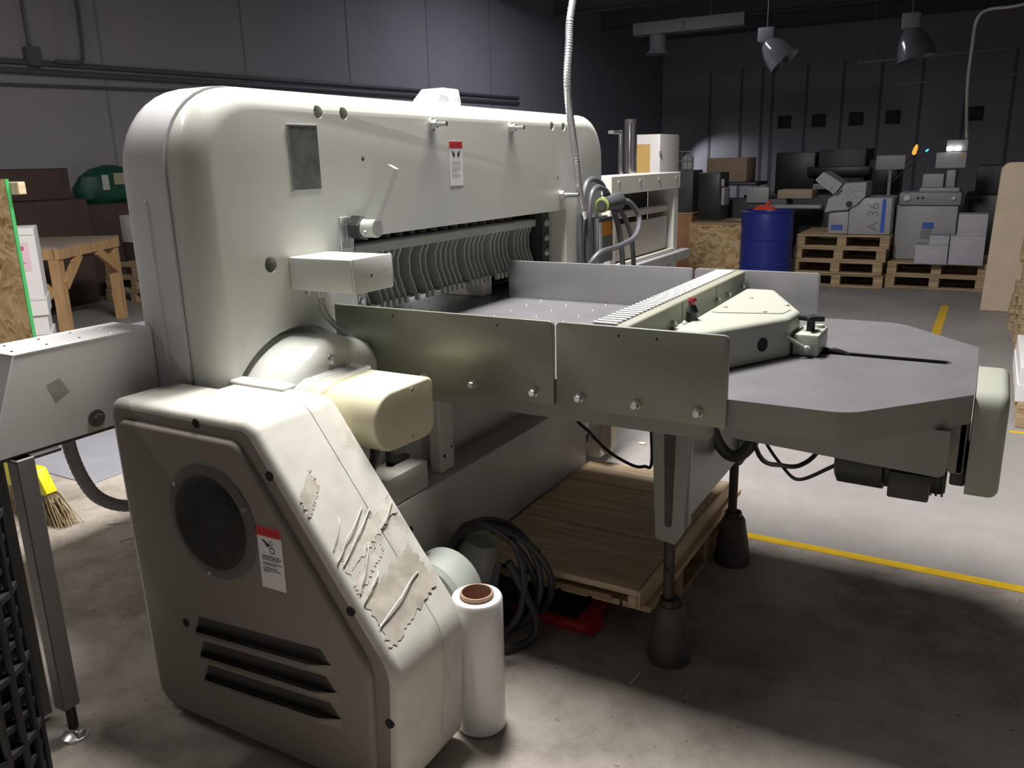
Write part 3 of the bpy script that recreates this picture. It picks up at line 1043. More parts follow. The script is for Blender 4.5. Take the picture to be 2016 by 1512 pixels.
P('carriage_lid', MB().prism(offset(rpoly([(1.05, .50), (1.255, .56), (1.262, .64), (1.12, 1.0), (1.04, 1.0)], .02, 4), 0), 'Z', 1.018, 1.0205), CAST, carr)
for x, y in ((1.07, .60), (1.20, .56), (1.235, .70), (1.10, .80)):
    P('lid_screw', MB().lathe((x, y, 1.020), (x, y, 1.026), [(0, .009), (.6, .008), (1, .003)], 12), CAST, carr)
for x, y in ((1.155, .268), (1.232, .415)):
    d = Vector((.35, -.185, 0)).normalized()
    p = Vector((x, y, .952))
    P('carriage_hole', MB().cyl(p - d * .004, p + d * .003, .020, n=24), HOLE, carr)
P('knob_boss', MB().lathe((1.035, .375, .985), (1.035, .375, 1.012), [(0, .058), (.5, .056), (.7, .03), (1, .026)], 28), CAST, carr)
P('knob_stem', MB().lathe((1.035, .375, 1.010), (1.035, .375, 1.062), [(0, .017), (.2, .019), (.4, .016), (.6, .019), (.8, .015), (1, .009)], 18), BLACK, carr)
P('red_knob_cap', MB().lathe((1.035, .375, 1.060), (1.035, .375, 1.082), [(0, .008), (.3, .010), (.6, .014), (1, .010)], 16), plain('dark_red_knob', (.22, .02, .03), .35), carr)
cb = P('clamp_block', MB().cbox(1.292, 1.366, .535, .688, .902, .966, .006), CAST)
P('block_pad', MB().cyl((1.345, .665, .966), (1.345, .665, .974), .014, n=16), CAST, cb)
P('knob_stem', MB().cyl((1.330, .60, .966), (1.330, .60, 1.0), .013, .011, n=14), BLACK, cb)
star = []
for k in range(24):
    a = 2 * math.pi * k / 24
    r = .018 + .020 * max(0, math.cos(4 * a))
    star.append((1.330 + r * math.cos(a), .60 + r * math.sin(a)))
P('star_knob', MB().prism(star, 'Z', .996, 1.012, .002, .004, 2), BLACK, cb)
P('lever_rod', MB().cyl((1.336, .522, .925), (1.258, .490, .980), .0055, n=10), CAST, cb)
P('rod_ball', MB().lathe((1.338, .530, .915), (1.334, .516, .935), [(0, .003), (.25, .010), (.5, .012), (.75, .010), (1, .003)], 14), CAST, cb)
P('rod_tip', MB().lathe((1.264, .492, .976), (1.252, .488, .984), [(0, .004), (.3, .009), (.7, .009), (1, .003)], 12), CAST, cb)
P('slot_strip', MB().cbox(1.20, 1.70, .612, .628, .875, .888, .001), BLACK, cb)
P('slot_hose', MB().tube([(1.366, .62, .905), (1.40, .615, .908), (1.44, .62, .896)], .009, 8), BLACK, cb)

# end cover, drive motor and cables under the table end
ec = rpoly([(.287, .632), (.287, .905), (.58, .915), (.60, .632)], [.03, .045, .04, .03], 6)
ecov = P('end_cover', MB().prism(ec, 'X', 1.778, 1.852, 0, .022, 4), CAST, label='pale green rounded end cover')
P('cover_step', MB().cbox(1.742, 1.778, .36, .80, .632, .69, .006), DARKIRON, ecov)
mot = P('gauge_motor', MB().lathe((1.455, .44, .642), (1.735, .44, .642), [(0, .055), (.03, .072), (.45, .074), (.47, .066), (.95, .066), (1, .06)], 32), MOTORB)
for k in range(10):
    x = 1.60 + k * .014
    P('motor_fin', MB().lathe((x, .44, .642), (x + .005, .44, .642), [(0, .072), (1, .072)], 24), MOTORB, mot)
P('terminal_box', MB().cbox(1.60, 1.70, .325, .40, .585, .66, .006), MOTORB, mot)
P('motor_hanger', MB().cbox(1.47, 1.72, .40, .48, .70, .745, .004), MOTORB, mot)


def cable(pts, r, name='cable', m=RUBBER):
    P(name, MB().tube(pts, r, 8, 6), m)


cable([(1.16, .5, .79), (1.20, .6, .55), (1.24, .78, .46), (1.29, .84, .45), (1.35, .8, .53), (1.40, .6, .73)], .008)
cable([(1.10, .9, .62), (1.15, .9, .50), (1.22, .88, .42), (1.30, .75, .43), (1.42, .55, .56), (1.47, .47, .62)], .006)
cable([(1.035, .55, .80), (1.04, .58, .66), (1.08, .60, .555), (1.13, .60, .535), (1.18, .60, .60), (1.20, .62, .74)], .020, 'cable_hose', plain('dark_hose', (.06, .055, .05), .5))
cable([(.39, .88, .80), (.40, .90, .51), (.47, .90, .43), (.555, .90, .361), (.65, .90, .322), (.70, .90, .325), (.739, .88, .37), (.78, .7, .78)], .0065)
cable([(.45, 1.21, .40), (.50, 1.3, .36), (.60, 1.4, .40), (.72, 1.36, .55), (.85, 1.1, .80)], .0065)

# leg frame
legs = P('leg_web', MB().cbox(1.045, 1.06, .22, .90, .41, .826, .003), LEGP, label='dark grey cast leg frame')
for y in (.205, .912):
    s = 1 if y < .5 else -1
    lp = rpoly([(.985, .826), (1.005, .395), (1.068, .385), (1.092, .43), (1.098, .826)], [0, .012, .012, .03, 0], 4)
    P('leg', MB().prism(lp, 'Y', y - .02 * s, y + .006 * s, .003, .003, 2), LEGP, legs)
    P('leg_rib', MB().prism(rpoly([(1.025, .80), (1.035, .44), (1.056, .44), (1.062, .80)], .01, 3), 'Y', y - .0205 * s, y - .022 * s), DARKIRON, legs)
    P('leg_cheek', MB().cbox(1.06, 1.098, y, y + .03 * s if s > 0 else y + .001, .44, .826, .003) if s > 0 else MB().cbox(1.06, 1.098, y - .03, y, .44, .826, .003), LEGP, legs)
    P('leveling_rod', MB().cyl((1.045, y, .17), (1.045, y, .40), .0165, n=16), DARKIRON, legs)
    P('rod_hole', MB().cyl((1.045, y - .0172, .30), (1.045, y - .0155, .30), .006, n=10), HOLE, legs)
    P('lock_nut', MB().lathe((1.05, y, .180), (1.05, y, .202), [(0, .033), (1, .030)], 10), DARKIRON, legs)
    P('foot_cone', MB().lathe((1.052, y, 0), (1.052, y, .182), [(0, .066), (.08, .067), (.5, .056), (.85, .044), (.93, .043), (1, .036)], 28), plain('foot_iron', (.10, .092, .085), .6, .2, var=.2, scale=20, bump=.4), legs)
P('leg_top_plate', MB().cbox(.97, 1.11, .15, .965, .812, .826, .003), LEGP, legs)

# things on the cutter
jog = thing('paper_jogger', 'white block standing on the front bed behind the clamp', 'block', (-.42, 1.2, .90))
obj('jogger_plate', MB().cbox(-.62, -.346, 1.16, 1.50, .9005, 1.10, .006), WHITE, jog)
obj('jogger_stop', MB().cbox(-.345, -.165, 1.15, 1.23, .9005, .966, .006), plain('jogger_plastic', (.78, .76, .66), .4), jog)
pw = thing('wrapped_packet', 'small clear plastic packet on top of the cutter portal', 'packet', (-.17, .83, 1.656))
obj('packet_body', MB().prism(rpoly([(.775, 1.698), (.985, 1.698), (.965, 1.761), (.86, 1.761)], .012, 3), 'X', -.24, -.13, .006, .006, 2), plain('clear_packet', (.72, .72, .76), .12, var=.2, scale=30, bump=.7, bscale=50, alpha=.75, coat=.6), pw)
obj('packet_tail', MB().add([(-.14, .70, 1.698), (-.20, .70, 1.698), (-.20, .80, 1.72), (-.14, .80, 1.72), (-.2, .79, 1.66), (-.14, .79, 1.66)], [(0, 1, 2, 3), (0, 1, 4, 5), (2, 3, 5, 4)]), CLEAR, pw)

# ------------------------------------------------------------------ around the machine
# stretch-wrap roll
rx, ry = .708, -.328
roll = thing('stretch_wrap_roll', 'roll of clear stretch wrap standing on the floor beside the gear cover', 'wrap roll', (rx, ry, 0))
obj('film', MB().lathe((rx, ry, .004), (rx, ry, .388), [(0, .060), (.012, .067), (.3, .0675), (.6, .068), (.985, .0675), (1, .064), (1, .044)], 48, cap=False), FILM, roll)
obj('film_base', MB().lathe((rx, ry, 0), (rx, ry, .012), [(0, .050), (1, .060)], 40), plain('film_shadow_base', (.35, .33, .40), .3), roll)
obj('core', MB().lathe((rx, ry, .30), (rx, ry, .400), [(0, .038), (.9, .0435), (.96, .0445), (1, .0425), (1, .0385), (.05, .0375), (.0, .001)], 40, cap=False), COREM, roll)

# coil of cable leaning against the base, with a grey plug housing and a pale motor behind
coil = thing('cable_coil', 'coiled black cable leaning against the machine base', 'cable', (.5, .03, 0))
for k in range(4):
    c = Vector((.51 + .012 * (k % 3), .035 + .02 * k, .215))
    a_, b_ = .135 + .012 * (k % 3), .185 + .008 * (k % 2)
    pts = []
    for q in range(15):
        t = 2 * math.pi * q / 14 + .3 * k
        pts.append((c.x + a_ * math.cos(t), c.y + .05 * math.sin(t + k) - .10 * (math.sin(t)) * .3, max(.014, c.z + b_ * math.sin(t))))
    obj('cable_loop', MB().tube(pts, .0115, 8, 5), RUBBER, coil)
obj('cable_loop', MB().tube([(.40, -.05, .30), (.37, -.06, .24), (.44, -.07, .20), (.53, -.08, .19), (.585, -.07, .22), (.60, -.04, .32)], .011, 8, 6), RUBBER, coil)
obj('cable_tail', MB().tube([(.60, .02, .30), (.64, .04, .20), (.665, .07, .10), (.655, .06, .03), (.61, .0, .014), (.55, -.06, .014), (.48, -.1, .014)], .013, 8, 6), RUBBER, coil)
mtr = thing('floor_motor', 'grey rounded motor housing inside the coiled cable', 'motor', (.45, .06, 0))
obj('motor_body', MB().lathe((.40, .06, .05), (.47, .08, .33), [(0, .055), (.5, .07), (.85, .068), (.96, .055), (1, .02)], 24), plain('motor_grey', (.34, .34, .33), .35), mtr)
obj('motor_bracket', MB().cbox(.50, .535, -.03, .0, .0, .215, .004), MGREY, mtr)
obj('motor_foot', MB().cbox(.34, .52, -.01, .13, 0, .06, .01), DGREY, mtr)
pm = thing('pump_housing', 'pale green round housing half hidden behind the gear cover', 'housing', (.515, -.23, 0))
PGM = plain('pale_green_paint', (.55, .60, .55), .4)
obj('housing_drum', MB().lathe((.515, -.285, .30), (.515, -.16, .30), [(0, .10), (.1, .112), (.9, .112), (1, .10)], 40), PGM, pm)
obj('housing_foot', MB().cbox(.45, .58, -.275, -.17, 0, .21, .008), PGM, pm)
obj('housing_clip', MB().cbox(.47, .495, -.25, -.23, .398, .418, .002), ZINC, pm)
# red folder with black sheet on the floor under the pallet
rf = thing('red_folder', 'flat red folder with a black sheet lying under the wooden pallet', 'folder', (.66, .30, 0))
obj('folder', MB().cbox(.50, .77, .195, .48, .0, .032, .006), plain('folder_red', (.50, .03, .045), .4), rf)
obj('black_sheet', MB().cbox(.49, .735, .215, .47, .034, .040, .001), plain('sheet_black', (.03, .035, .028), .3), rf)
obj('folder_flap', MB().add([(.74, .20, .03), (.80, .19, .012), (.81, .27, .012), (.77, .33, .03), (.74, .20, .02), (.80, .19, .004), (.81, .27, .004), (.77, .33, .02)], [(0, 1, 2, 3), (7, 6, 5, 4), (0, 4, 5, 1), (1, 5, 6, 2), (2, 6, 7, 3), (3, 7, 4, 0)]), plain('folder_red', (.5, .03, .045)), rf)

# the wooden platform and the pallet carrying it, between base and rear legs
plat = thing('wooden_platform', 'closed-top pine platform lying on the pallet beside the machine base', 'platform', (.64, .70, .118))
x0, x1 = .345, .947
yy = .20
k = 0
while yy < 1.19:
    wd = (.118, .142, .10, .131)[k % 4]
    y2 = min(yy + wd, 1.205)
    obj('deck_board', MB().cbox(x0, x1, yy + .0012, y2 - .0012, .178 - .002 * (k % 2), .200 - .0015 * (k % 3), .002), PINE, plat)
    yy = y2
    k += 1
for x in (.352, .62, .915):
    obj('stringer', MB().cbox(x, x + .03, .205, 1.20, .136, .1755, .002), PINEY, plat)
obj('edge_board', MB().cbox(.948, .958, .20, 1.205, .135, .199, .002), PINEY, plat)
obj('front_slat', MB().cbox(.36, .86, .203, .215, .139, .160, .002), OLDPINE, plat)
low = thing('lower_pallet', 'rough pine pallet under the platform, on the floor beside the machine', 'pallet', (.66, .75, 0))
for i, x in enumerate((.34, .45, .56, .67, .78, .885)):
    obj('deck_board', MB().cbox(x, x + .095, .235, 1.28 - .05 * (i % 2 == 0) + .02 * (i == 5), .113, .134, .002), PINEY, low)
for y in (.50, .82, 1.14):
    obj('runner', MB().cbox(.345, .975, y, y + .07, .022, .112, .003), OLDPINE, low)
for x in (.36, .63, .89):
    obj('bottom_board', MB().cbox(x, x + .085, .49, 1.225, .001, .021, .002), OLDPINE, low)

# ------------------------------------------------------------------ left side: side table, broom, basket
st = thing('air_side_table', 'white-topped narrow side table on a grey leg at the left of the cutter', 'side table', (-.33, -.75, 0))
stp = [(-.485, .812), (-.485, 1.056), (-.862, 1.056), (-.945, .90), (-1.15, .55), (-1.2, .55), (-1.2, .5), (-1.15, .5), (-.955, .812)]
stp = [(-.485, .812), (-.485, 1.052), (-.868, 1.052), (-.962, .812)]
obj('side_plate', MB().prism(stp, 'X', -.248, -.24), GREYSIDE, st)
obj('side_plate', MB().prism(stp, 'X', -.40, -.392), GREYSIDE, st)
obj('table_top', MB().cbox(-.403, -.2385, -.872, -.485, 1.052, 1.0575, .0015), WHITEP, st)
n_ = Vector((0, -.24, .094)).normalized()
obj('sloping_front', MB().add([(-.403, -.870, 1.056), (-.2385, -.870, 1.056), (-.2385, -.966, .812), (-.403, -.966, .812), (-.403, -.866, 1.053), (-.2385, -.866, 1.053), (-.2385, -.960, .812), (-.403, -.960, .812)], [(0, 1, 2, 3), (7, 6, 5, 4), (0, 4, 5, 1), (1, 5, 6, 2), (2, 6, 7, 3), (3, 7, 4, 0)]), WHITEP, st)
obj('bottom_frame', MB().cbox(-.40, -.244, -.955, -.49, .802, .812, .002), plain('frame_brown', (.10, .085, .085), .5), st)
for i in range(5):
    for j, x in enumerate((-.275, -.36)):
        obj('air_ball', MB().lathe((x, -.85 + .088 * i + .03 * j, 1.057), (x, -.85 + .088 * i + .03 * j, 1.060), [(0, .005), (1, .002)], 8), CHROME, st)
obj('face_bolt', MB().lathe((-.24, -.685, .846), (-.236, -.685, .846), [(0, .024), (1, .023)], 24).hexbolt((-.236, -.685, .846), (1, 0, 0), .014, .012, False), plain('dark_zinc', (.20, .20, .19), .35, .8), st)
obj('tape_residue', MB().add([(-.2395, -.80, .965), (-.2395, -.765, .975), (-.2395, -.745, .935), (-.2395, -.785, .918)], [(0, 1, 2, 3)]), plain('residue', (.38, .365, .33), .6, var=.2, scale=40), st)
obj('leg', MB().cbox(-.262, -.218, -.918, -.872, .10, .805, .003), plain('leg_grey', (.22, .215, .21), .45), st)
obj('leg_bracket', MB().cbox(-.262, -.222, -.92, -.80, .795, .805, .002), plain('frame_brown', (.1, .085, .085)), st)
obj('leg_pin', MB().cyl((-.24, -.89, .03), (-.24, -.89, .12), .013, n=14), DARKIRON, st)
foot = MB().lathe((-.24, -.888, 0), (-.24, -.888, .018), [(0, .036), (.5, .036), (1, .02)], 20)
obj('leveling_foot', foot.cbox(-.275, -.205, -.90, -.876, .006, .03, .006), ZINC, st)
obj('leg', MB().cbox(-.40, -.365, -.918, -.872, .02, .805, .003), plain('leg_grey', (.22, .215, .21)), st)
obj('air_hose', MB().tube([(-.32, -.725, .805), (-.32, -.72, .74), (-.32, -.70, .66), (-.32, -.665, .595), (-.31, -.60, .548), (-.28, -.52, .54), (-.25, -.40, .55)], .018, 12, 10, ridge=.06), plain('hose_grey', (.30, .28, .29), .5), st)

br = thing('push_broom', 'yellow-headed broom with bristles standing on the floor at the left', 'broom', (-1.800, -.05, 0))
hd = [(-2.050, .128), (-1.640, .128), (-1.705, .24), (-2.00, .24)]
obj('broom_head', MB().prism(rpoly(hd, .012, 3), 'Y', -.085, -.035, .004, .004, 2), YPLAST, br)
nb = 0
bm_ = MB()
bm_.prism([(-2.03, .12), (-1.66, .12), (-1.58, .012), (-1.99, .006)], 'Y', -.075, -.045)
for i in range(90):
    for j in range(7):
        x = -2.040 + .395 * i / 89
        y = -.084 + .05 * j / 6
        t = (i / 89 - .1) * .10
        b = Vector((x + t + random.uniform(-.012, .02), y + random.uniform(-.03, .03), random.uniform(.0, .006)))
        a = Vector((x, y, .13))
        m_ = (a + b) / 2 + Vector((random.uniform(-.006, .006), random.uniform(-.006, .006), 0))
        wv = Vector((.0035, 0, 0))
        bm_.add([a - wv, a + wv, m_ - wv, m_ + wv, b - wv * .6, b + wv * .6, a + Vector((0, .004, 0)), m_ + Vector((0, .004, 0)), b + Vector((0, .003, 0))],
                [(0, 1, 3, 2), (2, 3, 5, 4), (1, 6, 7, 3), (3, 7, 8, 5), (6, 0, 2, 7), (7, 2, 4, 8)])
bo = obj('bristles', bm_, BRISTLE, br)
bo['kind'] = 'stuff'
obj('broom_socket', MB().prism([(-1.900, .235), (-1.800, .235), (-1.840, .34), (-1.900, .37)], 'Y', -.075, -.045), plain('socket_white', (.78, .70, .62), .5), br)
obj('broom_handle', MB().cyl((-1.870, -.06, .30), (-2.080, -.04, .62), .012, n=12), wood('handle_wood', (.4, .26, .13), (.6, .42, .22), (6, 6, 1)), br)

# black lattice basket at the lower left edge
bx_, by_, bh = -.215, -1.21, .90
bk = thing('lattice_basket', 'black plastic lattice bin at the lower left corner', 'basket', (bx_, by_, 0))


def brad(z):
    return .205 + .012 * z


obj('basket_wall', MB().lathe((bx_, by_, .01), (bx_, by_, bh), [(0, .18), (0, brad(0) - .016), (1, brad(bh) - .016), (1, brad(bh) - .022), (.01, brad(0) - .022), (.01, .02)], 40), plain('basket_inner', (.010, .010, .012), .5), bk)
BKM = plain('basket_plastic', (.028, .028, .032), .38, var=.1)
for k in range(15):
    z = .03 + k * .06
    r = brad(z)
    bump_ = .006 if k % 3 == 0 else 0
    obj('basket_ring', MB().lathe((bx_, by_, z - .010), (bx_, by_, z + .010), [(0, r - .016), (.15, r + bump_), (.85, r + bump_), (1, r - .016)], 44, cap=False), BKM, bk)
vr = None
for k in range(26):
    a = 2 * math.pi * k / 26
    p0 = Vector((bx_ + brad(0) * math.cos(a), by_ + brad(0) * math.sin(a), .02))
    p1 = Vector((bx_ + brad(bh) * math.cos(a), by_ + brad(bh) * math.sin(a), bh))
    obj('basket_rib', MB().cyl(p0, p1, .009, n=6), BKM, bk)

# ------------------------------------------------------------------ far left
ob = thing('osb_panel', 'upright chipboard panel with a green edge at the left border', 'panel', (-3.2, .55, 0))
obj('board', MB().box(-4.2, -2.675, .55, .568, .02, 1.455), OSBM, ob)
obj('green_edge', MB().box(-2.675, -2.668, .55, .568, .02, 1.455), GREENP, ob)
obj('cleat', MB().cbox(-2.90, -2.595, .57, .61, 1.375, 1.440, .004), PINE, ob)
obj('brace', MB().cbox(-3.0, -2.94, .57, .64, 0, 1.40, .004), PINE, ob)
# stack of white cartons behind it
zc_ = 0.
for i, h in enumerate((.24, .115, .13, .125, .50)):
    z0 = zc_
    t = thing('white_carton', ['white carton, lowest of the stack behind the chipboard panel', 'thin white carton second from the floor behind the chipboard panel',
                               'white carton in the middle of the stack behind the chipboard panel', 'white carton directly under the labelled tall one',
                               'tall white carton with pink label on top of the stack'][i], 'carton', (0, 0, 0), 'white cartons behind the chipboard panel')
    dx = (0, .01, -.005, .008, 0)[i]
    obj('carton_box', MB().cbox(-.60, dx, -dx, .42, 0, h - .001, .003), WHITE, t)
    obj('lid_line', MB().box(-.595, dx - .005, -.0015 - dx, -dx, h * .9, h * .9 + .004), INKG, t)
    if i == 4:
        lb = MB().box(-.22, -.05, -.0015, 0, .20, .40, 0).box(-.20, -.08, -.002, -.0015, .345, .375, 1).box(-.19, -.08, -.002, -.0015, .255, .262, 1)
        obj('pink_label', lb, [plain('label_pink', (.78, .58, .66), .6), plain('label_magenta', (.65, .08, .28), .6)], t)
    t.location = (-4.12, 1.50, z0)
    t.rotation_euler = (0, 0, R(56))
    zc_ += h

# wooden work table
TA, TB = Vector((-5.36, 2.41, 0)), Vector((-6.04, 3.49, 0))
du = (TB - TA).normalized()
dv = Vector((-du.y, du.x, 0))          # away to the left
wt = thing('work_table', 'fir work table with diagonal leg braces at the left', 'table', tuple(TA))


def obox(name, a, b, w_, h_, mat, parent):
    """beam between two points, w_ across (horizontal), h_ in the other direction"""
    a, b = Vector(a), Vector(b)
    d = (b - a).normalized()
    s = d.cross(Vector((0, 0, 1)))
    s = s.normalized() if s.length > .01 else dv
    t = s.cross(d).normalized()
    vs = [p + s * i * w_ / 2 + t * j * h_ / 2 for p in (a, b) for i, j in ((-1, -1), (1, -1), (1, 1), (-1, 1))]
    return obj(name, MB().add(vs, [(3, 2, 1, 0), (4, 5, 6, 7), (0, 1, 5, 4), (1, 2, 6, 5), (2, 3, 7, 6), (3, 0, 4, 7)]), mat, parent)


L_, D_ = (TB - TA).length, 1.2
def TT(u, v, z):
    p = TA + du * u + dv * v
    return Vector((p.x, p.y, z))


c = [TT(0, 0, 0), TT(L_, 0, 0), TT(L_, D_, 0), TT(0, D_, 0)]
obj('table_top', MB().add([(p.x, p.y, z) for z in (.83, .85) for p in c], [(3, 2, 1, 0), (4, 5, 6, 7), (0, 1, 5, 4), (1, 2, 6, 5), (2, 3, 7, 6), (3, 0, 4, 7)]), plain('table_board', (.40, .32, .26), .6, var=.15), wt)
obox('apron', TT(.0, .02, .785), TT(L_, .02, .785), .04, .09, TABLEWOOD, wt)
obox('apron', TT(.02, .05, .785), TT(.02, D_, .785), .04, .09, TABLEWOOD, wt)
for u, v in ((.05, .06), (L_ - .05, .06), (.05, D_ - .06), (L_ - .05, D_ - .06)):
    obox('leg', TT(u, v, 0), TT(u, v, .74), .09, .09, TABLEWOOD, wt)
obox('brace', TT(.07, .02, .50), TT(.42, .02, .75), .035, .09, TABLEWOOD, wt)
obox('brace', TT(L_ - .07, .02, .52), TT(L_ - .50, .02, .75), .035, .09, TABLEWOOD, wt)
obox('brace', TT(.02, .10, .42), TT(.02, .50, .75), .035, .09, TABLEWOOD, wt)


# pallets ----------------------------------------------------------
def make_pallet(label, w_, d_, mat, group):
    t = thing('wooden_pallet', label, 'pallet', (0, 0, 0), group)
    nb_ = 7
    for i in range(nb_):
        y = -d_ / 2 + (d_ - .10) * i / (nb_ - 1)
        obj('deck_board', MB().cbox(-w_ / 2, w_ / 2, y, y + .10, .125, .147, .003), mat, t)
    for x in (-w_ / 2, -.05, w_ / 2 - .10):
        obj('cross_board', MB().cbox(x, x + .10, -d_ / 2, d_ / 2, .104, .1245, .003), mat, t)
        for y in (-d_ / 2, -.06, d_ / 2 - .12):
            obj('block', MB().cbox(x, x + .10, y, y + .12, .0225, .1035, .003), mat, t)
    for y in (-d_ / 2, -.05, d_ / 2 - .10):
        obj('bottom_board', MB().cbox(-w_ / 2, w_ / 2, y, y + .10, 0, .022, .003), mat, t)
    return t


pal = make_pallet('pine pallet at the bottom of the stack beside the blue drum', 1.0, 1.0, OLDPINE, 'stacked pallets behind the rear table')
pal.location = (.28, 8.62, 0)
for k, lab in enumerate(('pine pallet second from the floor in the stack beside the blue drum', 'pine pallet third from the floor in the stack beside the blue drum', 'topmost pine pallet of the stack, under the white-blue machine')):
    copy_tree(pal, (.27 + .02 * k, 8.60 + .01 * k, .148 * (k + 1)), .01 * (k - 1), lab)
p2 = copy_tree(pal, (1.30, 8.75, 0), -.02, 'lower pine pallet under the grey cabinet and cartons')
p3 = copy_tree(pal, (1.31, 8.74, .148), -.02, 'upper pine pallet under the grey cabinet and cartons')
p2['group'] = p3['group'] = 'pallets under the grey cabinet'
# pallets behind the work table
for k in range(3):
    q = copy_tree(pal, (-6.75 + .02 * k, 4.56 + .01 * k, .148 * k), .02 * k,
                  ('dark pallet on the floor behind the work table', 'dark pallet in the middle of the stack behind the work table', 'dark pallet on top of the stack behind the work table')[k])
    q['group'] = 'pallets behind the work table'

# boxes, bag and pallets against the left wall
def dark_box(name, x0, x1, y0, y1, z0, z1, label, cat, mat, group=None):
    t = thing(name, label, cat, ((x0 + x1) / 2, (y0 + y1) / 2, z0), group)
    obj('box_body', MB().cbox(x0, x1, y0, y1, z0, z1, .008), mat, t)
    obj('lid_flap', MB().cbox(x0 - .004, x1 + .004, y0 - .004, (y0 + y1) / 2 - .003, z1, z1 + .006, .002), mat, t)
    obj('lid_flap', MB().cbox(x0 - .004, x1 + .004, (y0 + y1) / 2 + .003, y1 + .004, z1, z1 + .006, .002), mat, t)
    return t


G_ = 'dark cartons along the left wall'
dark_box('brown_carton', -8.1, -7.28, 2.2, 4.0, .0, .55, 'large dark carton on the floor by the left wall', 'carton', CARD, G_)
dark_box('brown_carton', -8.1, -7.28, 2.0, 4.02, .56, 1.19, 'long dark carton in the middle of the pile by the left wall', 'carton', CARD, G_)
dark_box('brown_carton', -8.1, -7.3, 2.1, 3.86, 1.20, 1.53, 'topmost dark carton of the pile by the left wall', 'carton', CARD, G_)
dark_box('brown_carton', -8.15, -7.75, 4.1, 6.0, .0, 1.10, 'dark carton under the green bag by the left wall', 'carton', CARD, G_)
dark_box('white_carton', -7.74, -7.5, 4.72, 5.1, .62, .95, 'pale carton beside the stacked dark pallets', 'carton', WHITE)
obj('carton_stand', MB().cbox(-7.74, -7.5, 4.72, 5.1, .0, .61, .01), CARD, [o for o in bpy.data.objects if o.get('label') == 'pale carton beside the stacked dark pallets'][0])
bag = thing('green_bag', 'dark green bag with white tags on the cartons by the left wall', 'bag', (-7.95, 4.8, 1.107))
gb = MB()
prof_ = [(0, .22), (.12, .30), (.4, .33), (.7, .29), (.9, .18), (1, .05)]
vs, fs = [], []
for k, (t, r) in enumerate(prof_):
    for i in range(24):
        a = 2 * math.pi * i / 24
        q = 1 + .06 * math.sin(3 * a + k) + .04 * math.sin(7 * a + 2 * k)
        vs.append((-7.95 + r * .55 * q * math.cos(a), 4.82 + r * 1.5 * q * math.sin(a), 1.108 + .46 * t))
for k in range(len(prof_) - 1):
    for i in range(24):
        fs.append((k * 24 + i, k * 24 + (i + 1) % 24, (k + 1) * 24 + (i + 1) % 24, (k + 1) * 24 + i))
fs += [list(range(24))[::-1], [(len(prof_) - 1) * 24 + i for i in range(24)]]
obj('bag_body', gb.add(vs, fs), GREEN, bag)
for y in (4.62, 4.98):
    obj('bag_tag', MB().box(-7.765, -7.755, y - .045, y + .045, 1.27, 1.45), plain('tag_white', (.55, .58, .55), .6), bag)
obj('bag_tag', MB().box(-7.765, -7.755, 4.74, 4.88, 1.33, 1.47), plain('tag_cream', (.45, .42, .28), .6), bag)

# ------------------------------------------------------------------ flexible conduit, disconnect switch and plug at the right column
fc_ = thing('flexible_conduit', 'bright armoured conduit hanging from the ceiling past the cutter', 'conduit', (.12, 1.5, 1.3))
obj('conduit_run', MB().tube([(.62, 2.45, HZ), (.62, 2.45, 4.2), (.45, 2.2, 3.5), (.20, 1.68, 2.8), (.12, 1.50, 2.15), (.12, 1.45, 1.95), (.11, 1.455, 1.77), (.09, 1.57, 1.51), (.06, 1.67, 1.36), (.035, 1.78, 1.24)], .0175, 12, 30, ridge=.13), plain('bright_armour', (.66, .66, .70), .3, .75), fc_)
obj('conduit_fitting', MB().cyl((.035, 1.775, 1.245), (.03, 1.80, 1.205), .018, n=14), ZINC, fc_)
ds = thing('disconnect_switch', 'grey disconnect switch box with orange label on the right column', 'switch box', (.04, 1.97, .965))
obj('switch_body', MB().cbox(.004, .045, 1.86, 2.06, .965, 1.20, .006), plain('switch_grey', (.42, .47, .50), .4), ds)
obj('switch_cover', MB().cbox(.046, .075, 1.865, 2.055, .97, 1.195, .006), plain('switch_dark', (.16, .18, .19), .4), ds)
obj('orange_label', MB().box(.0755, .077, 1.915, 2.04, 1.105, 1.175), ORANGE, ds)
obj('white_label', MB().box(.0755, .0765, 1.875, 1.908, 1.03, 1.175), WHITE, ds)
obj('red_mark', MB().lathe((.0755, 1.99, 1.03), (.0765, 1.99, 1.03), [(0, .017), (1, .016)], 16), REDM, ds)
obj('top_gland', MB().cyl((.04, 1.94, 1.20), (.04, 1.94, 1.235), .018, n=14), WHITE, ds)
obj('bottom_gland', MB().cyl((.04, 1.96, .965), (.04, 1.96, .915), .022, n=14), WHITE, ds)
for i, pts in enumerate(([(.03, 1.80, 1.20), (.03, 1.79, 1.30), (.03, 1.83, 1.37), (.03, 1.92, 1.385), (.03, 2.02, 1.35), (.03, 2.06, 1.30)],
                         [(.05, 1.84, 1.0), (.05, 1.81, 1.15), (.05, 1.83, 1.30), (.05, 1.90, 1.345), (.05, 2.0, 1.33), (.05, 2.05, 1.30)],
                         [(.02, 1.79, .93), (.02, 1.775, 1.08), (.02, 1.78, 1.22)],
                         [(.04, 1.83, .93), (.04, 1.815, 1.05), (.04, 1.82, 1.2)])):
    obj('switch_cable', MB().tube(pts, .014, 8, 6), GREYCABLE, ds)
pl = thing('power_plug', 'dark round power plug with yellow ring and looping grey cable', 'plug', (.10, 2.0, 1.28))
obj('plug_body', MB().lathe((.10, 1.86, 1.262), (.10, 2.06, 1.272), [(0, .032), (.6, .036), (.75, .042), (1, .042)], 22), plain('plug_dark', (.06, .06, .065), .4), pl)
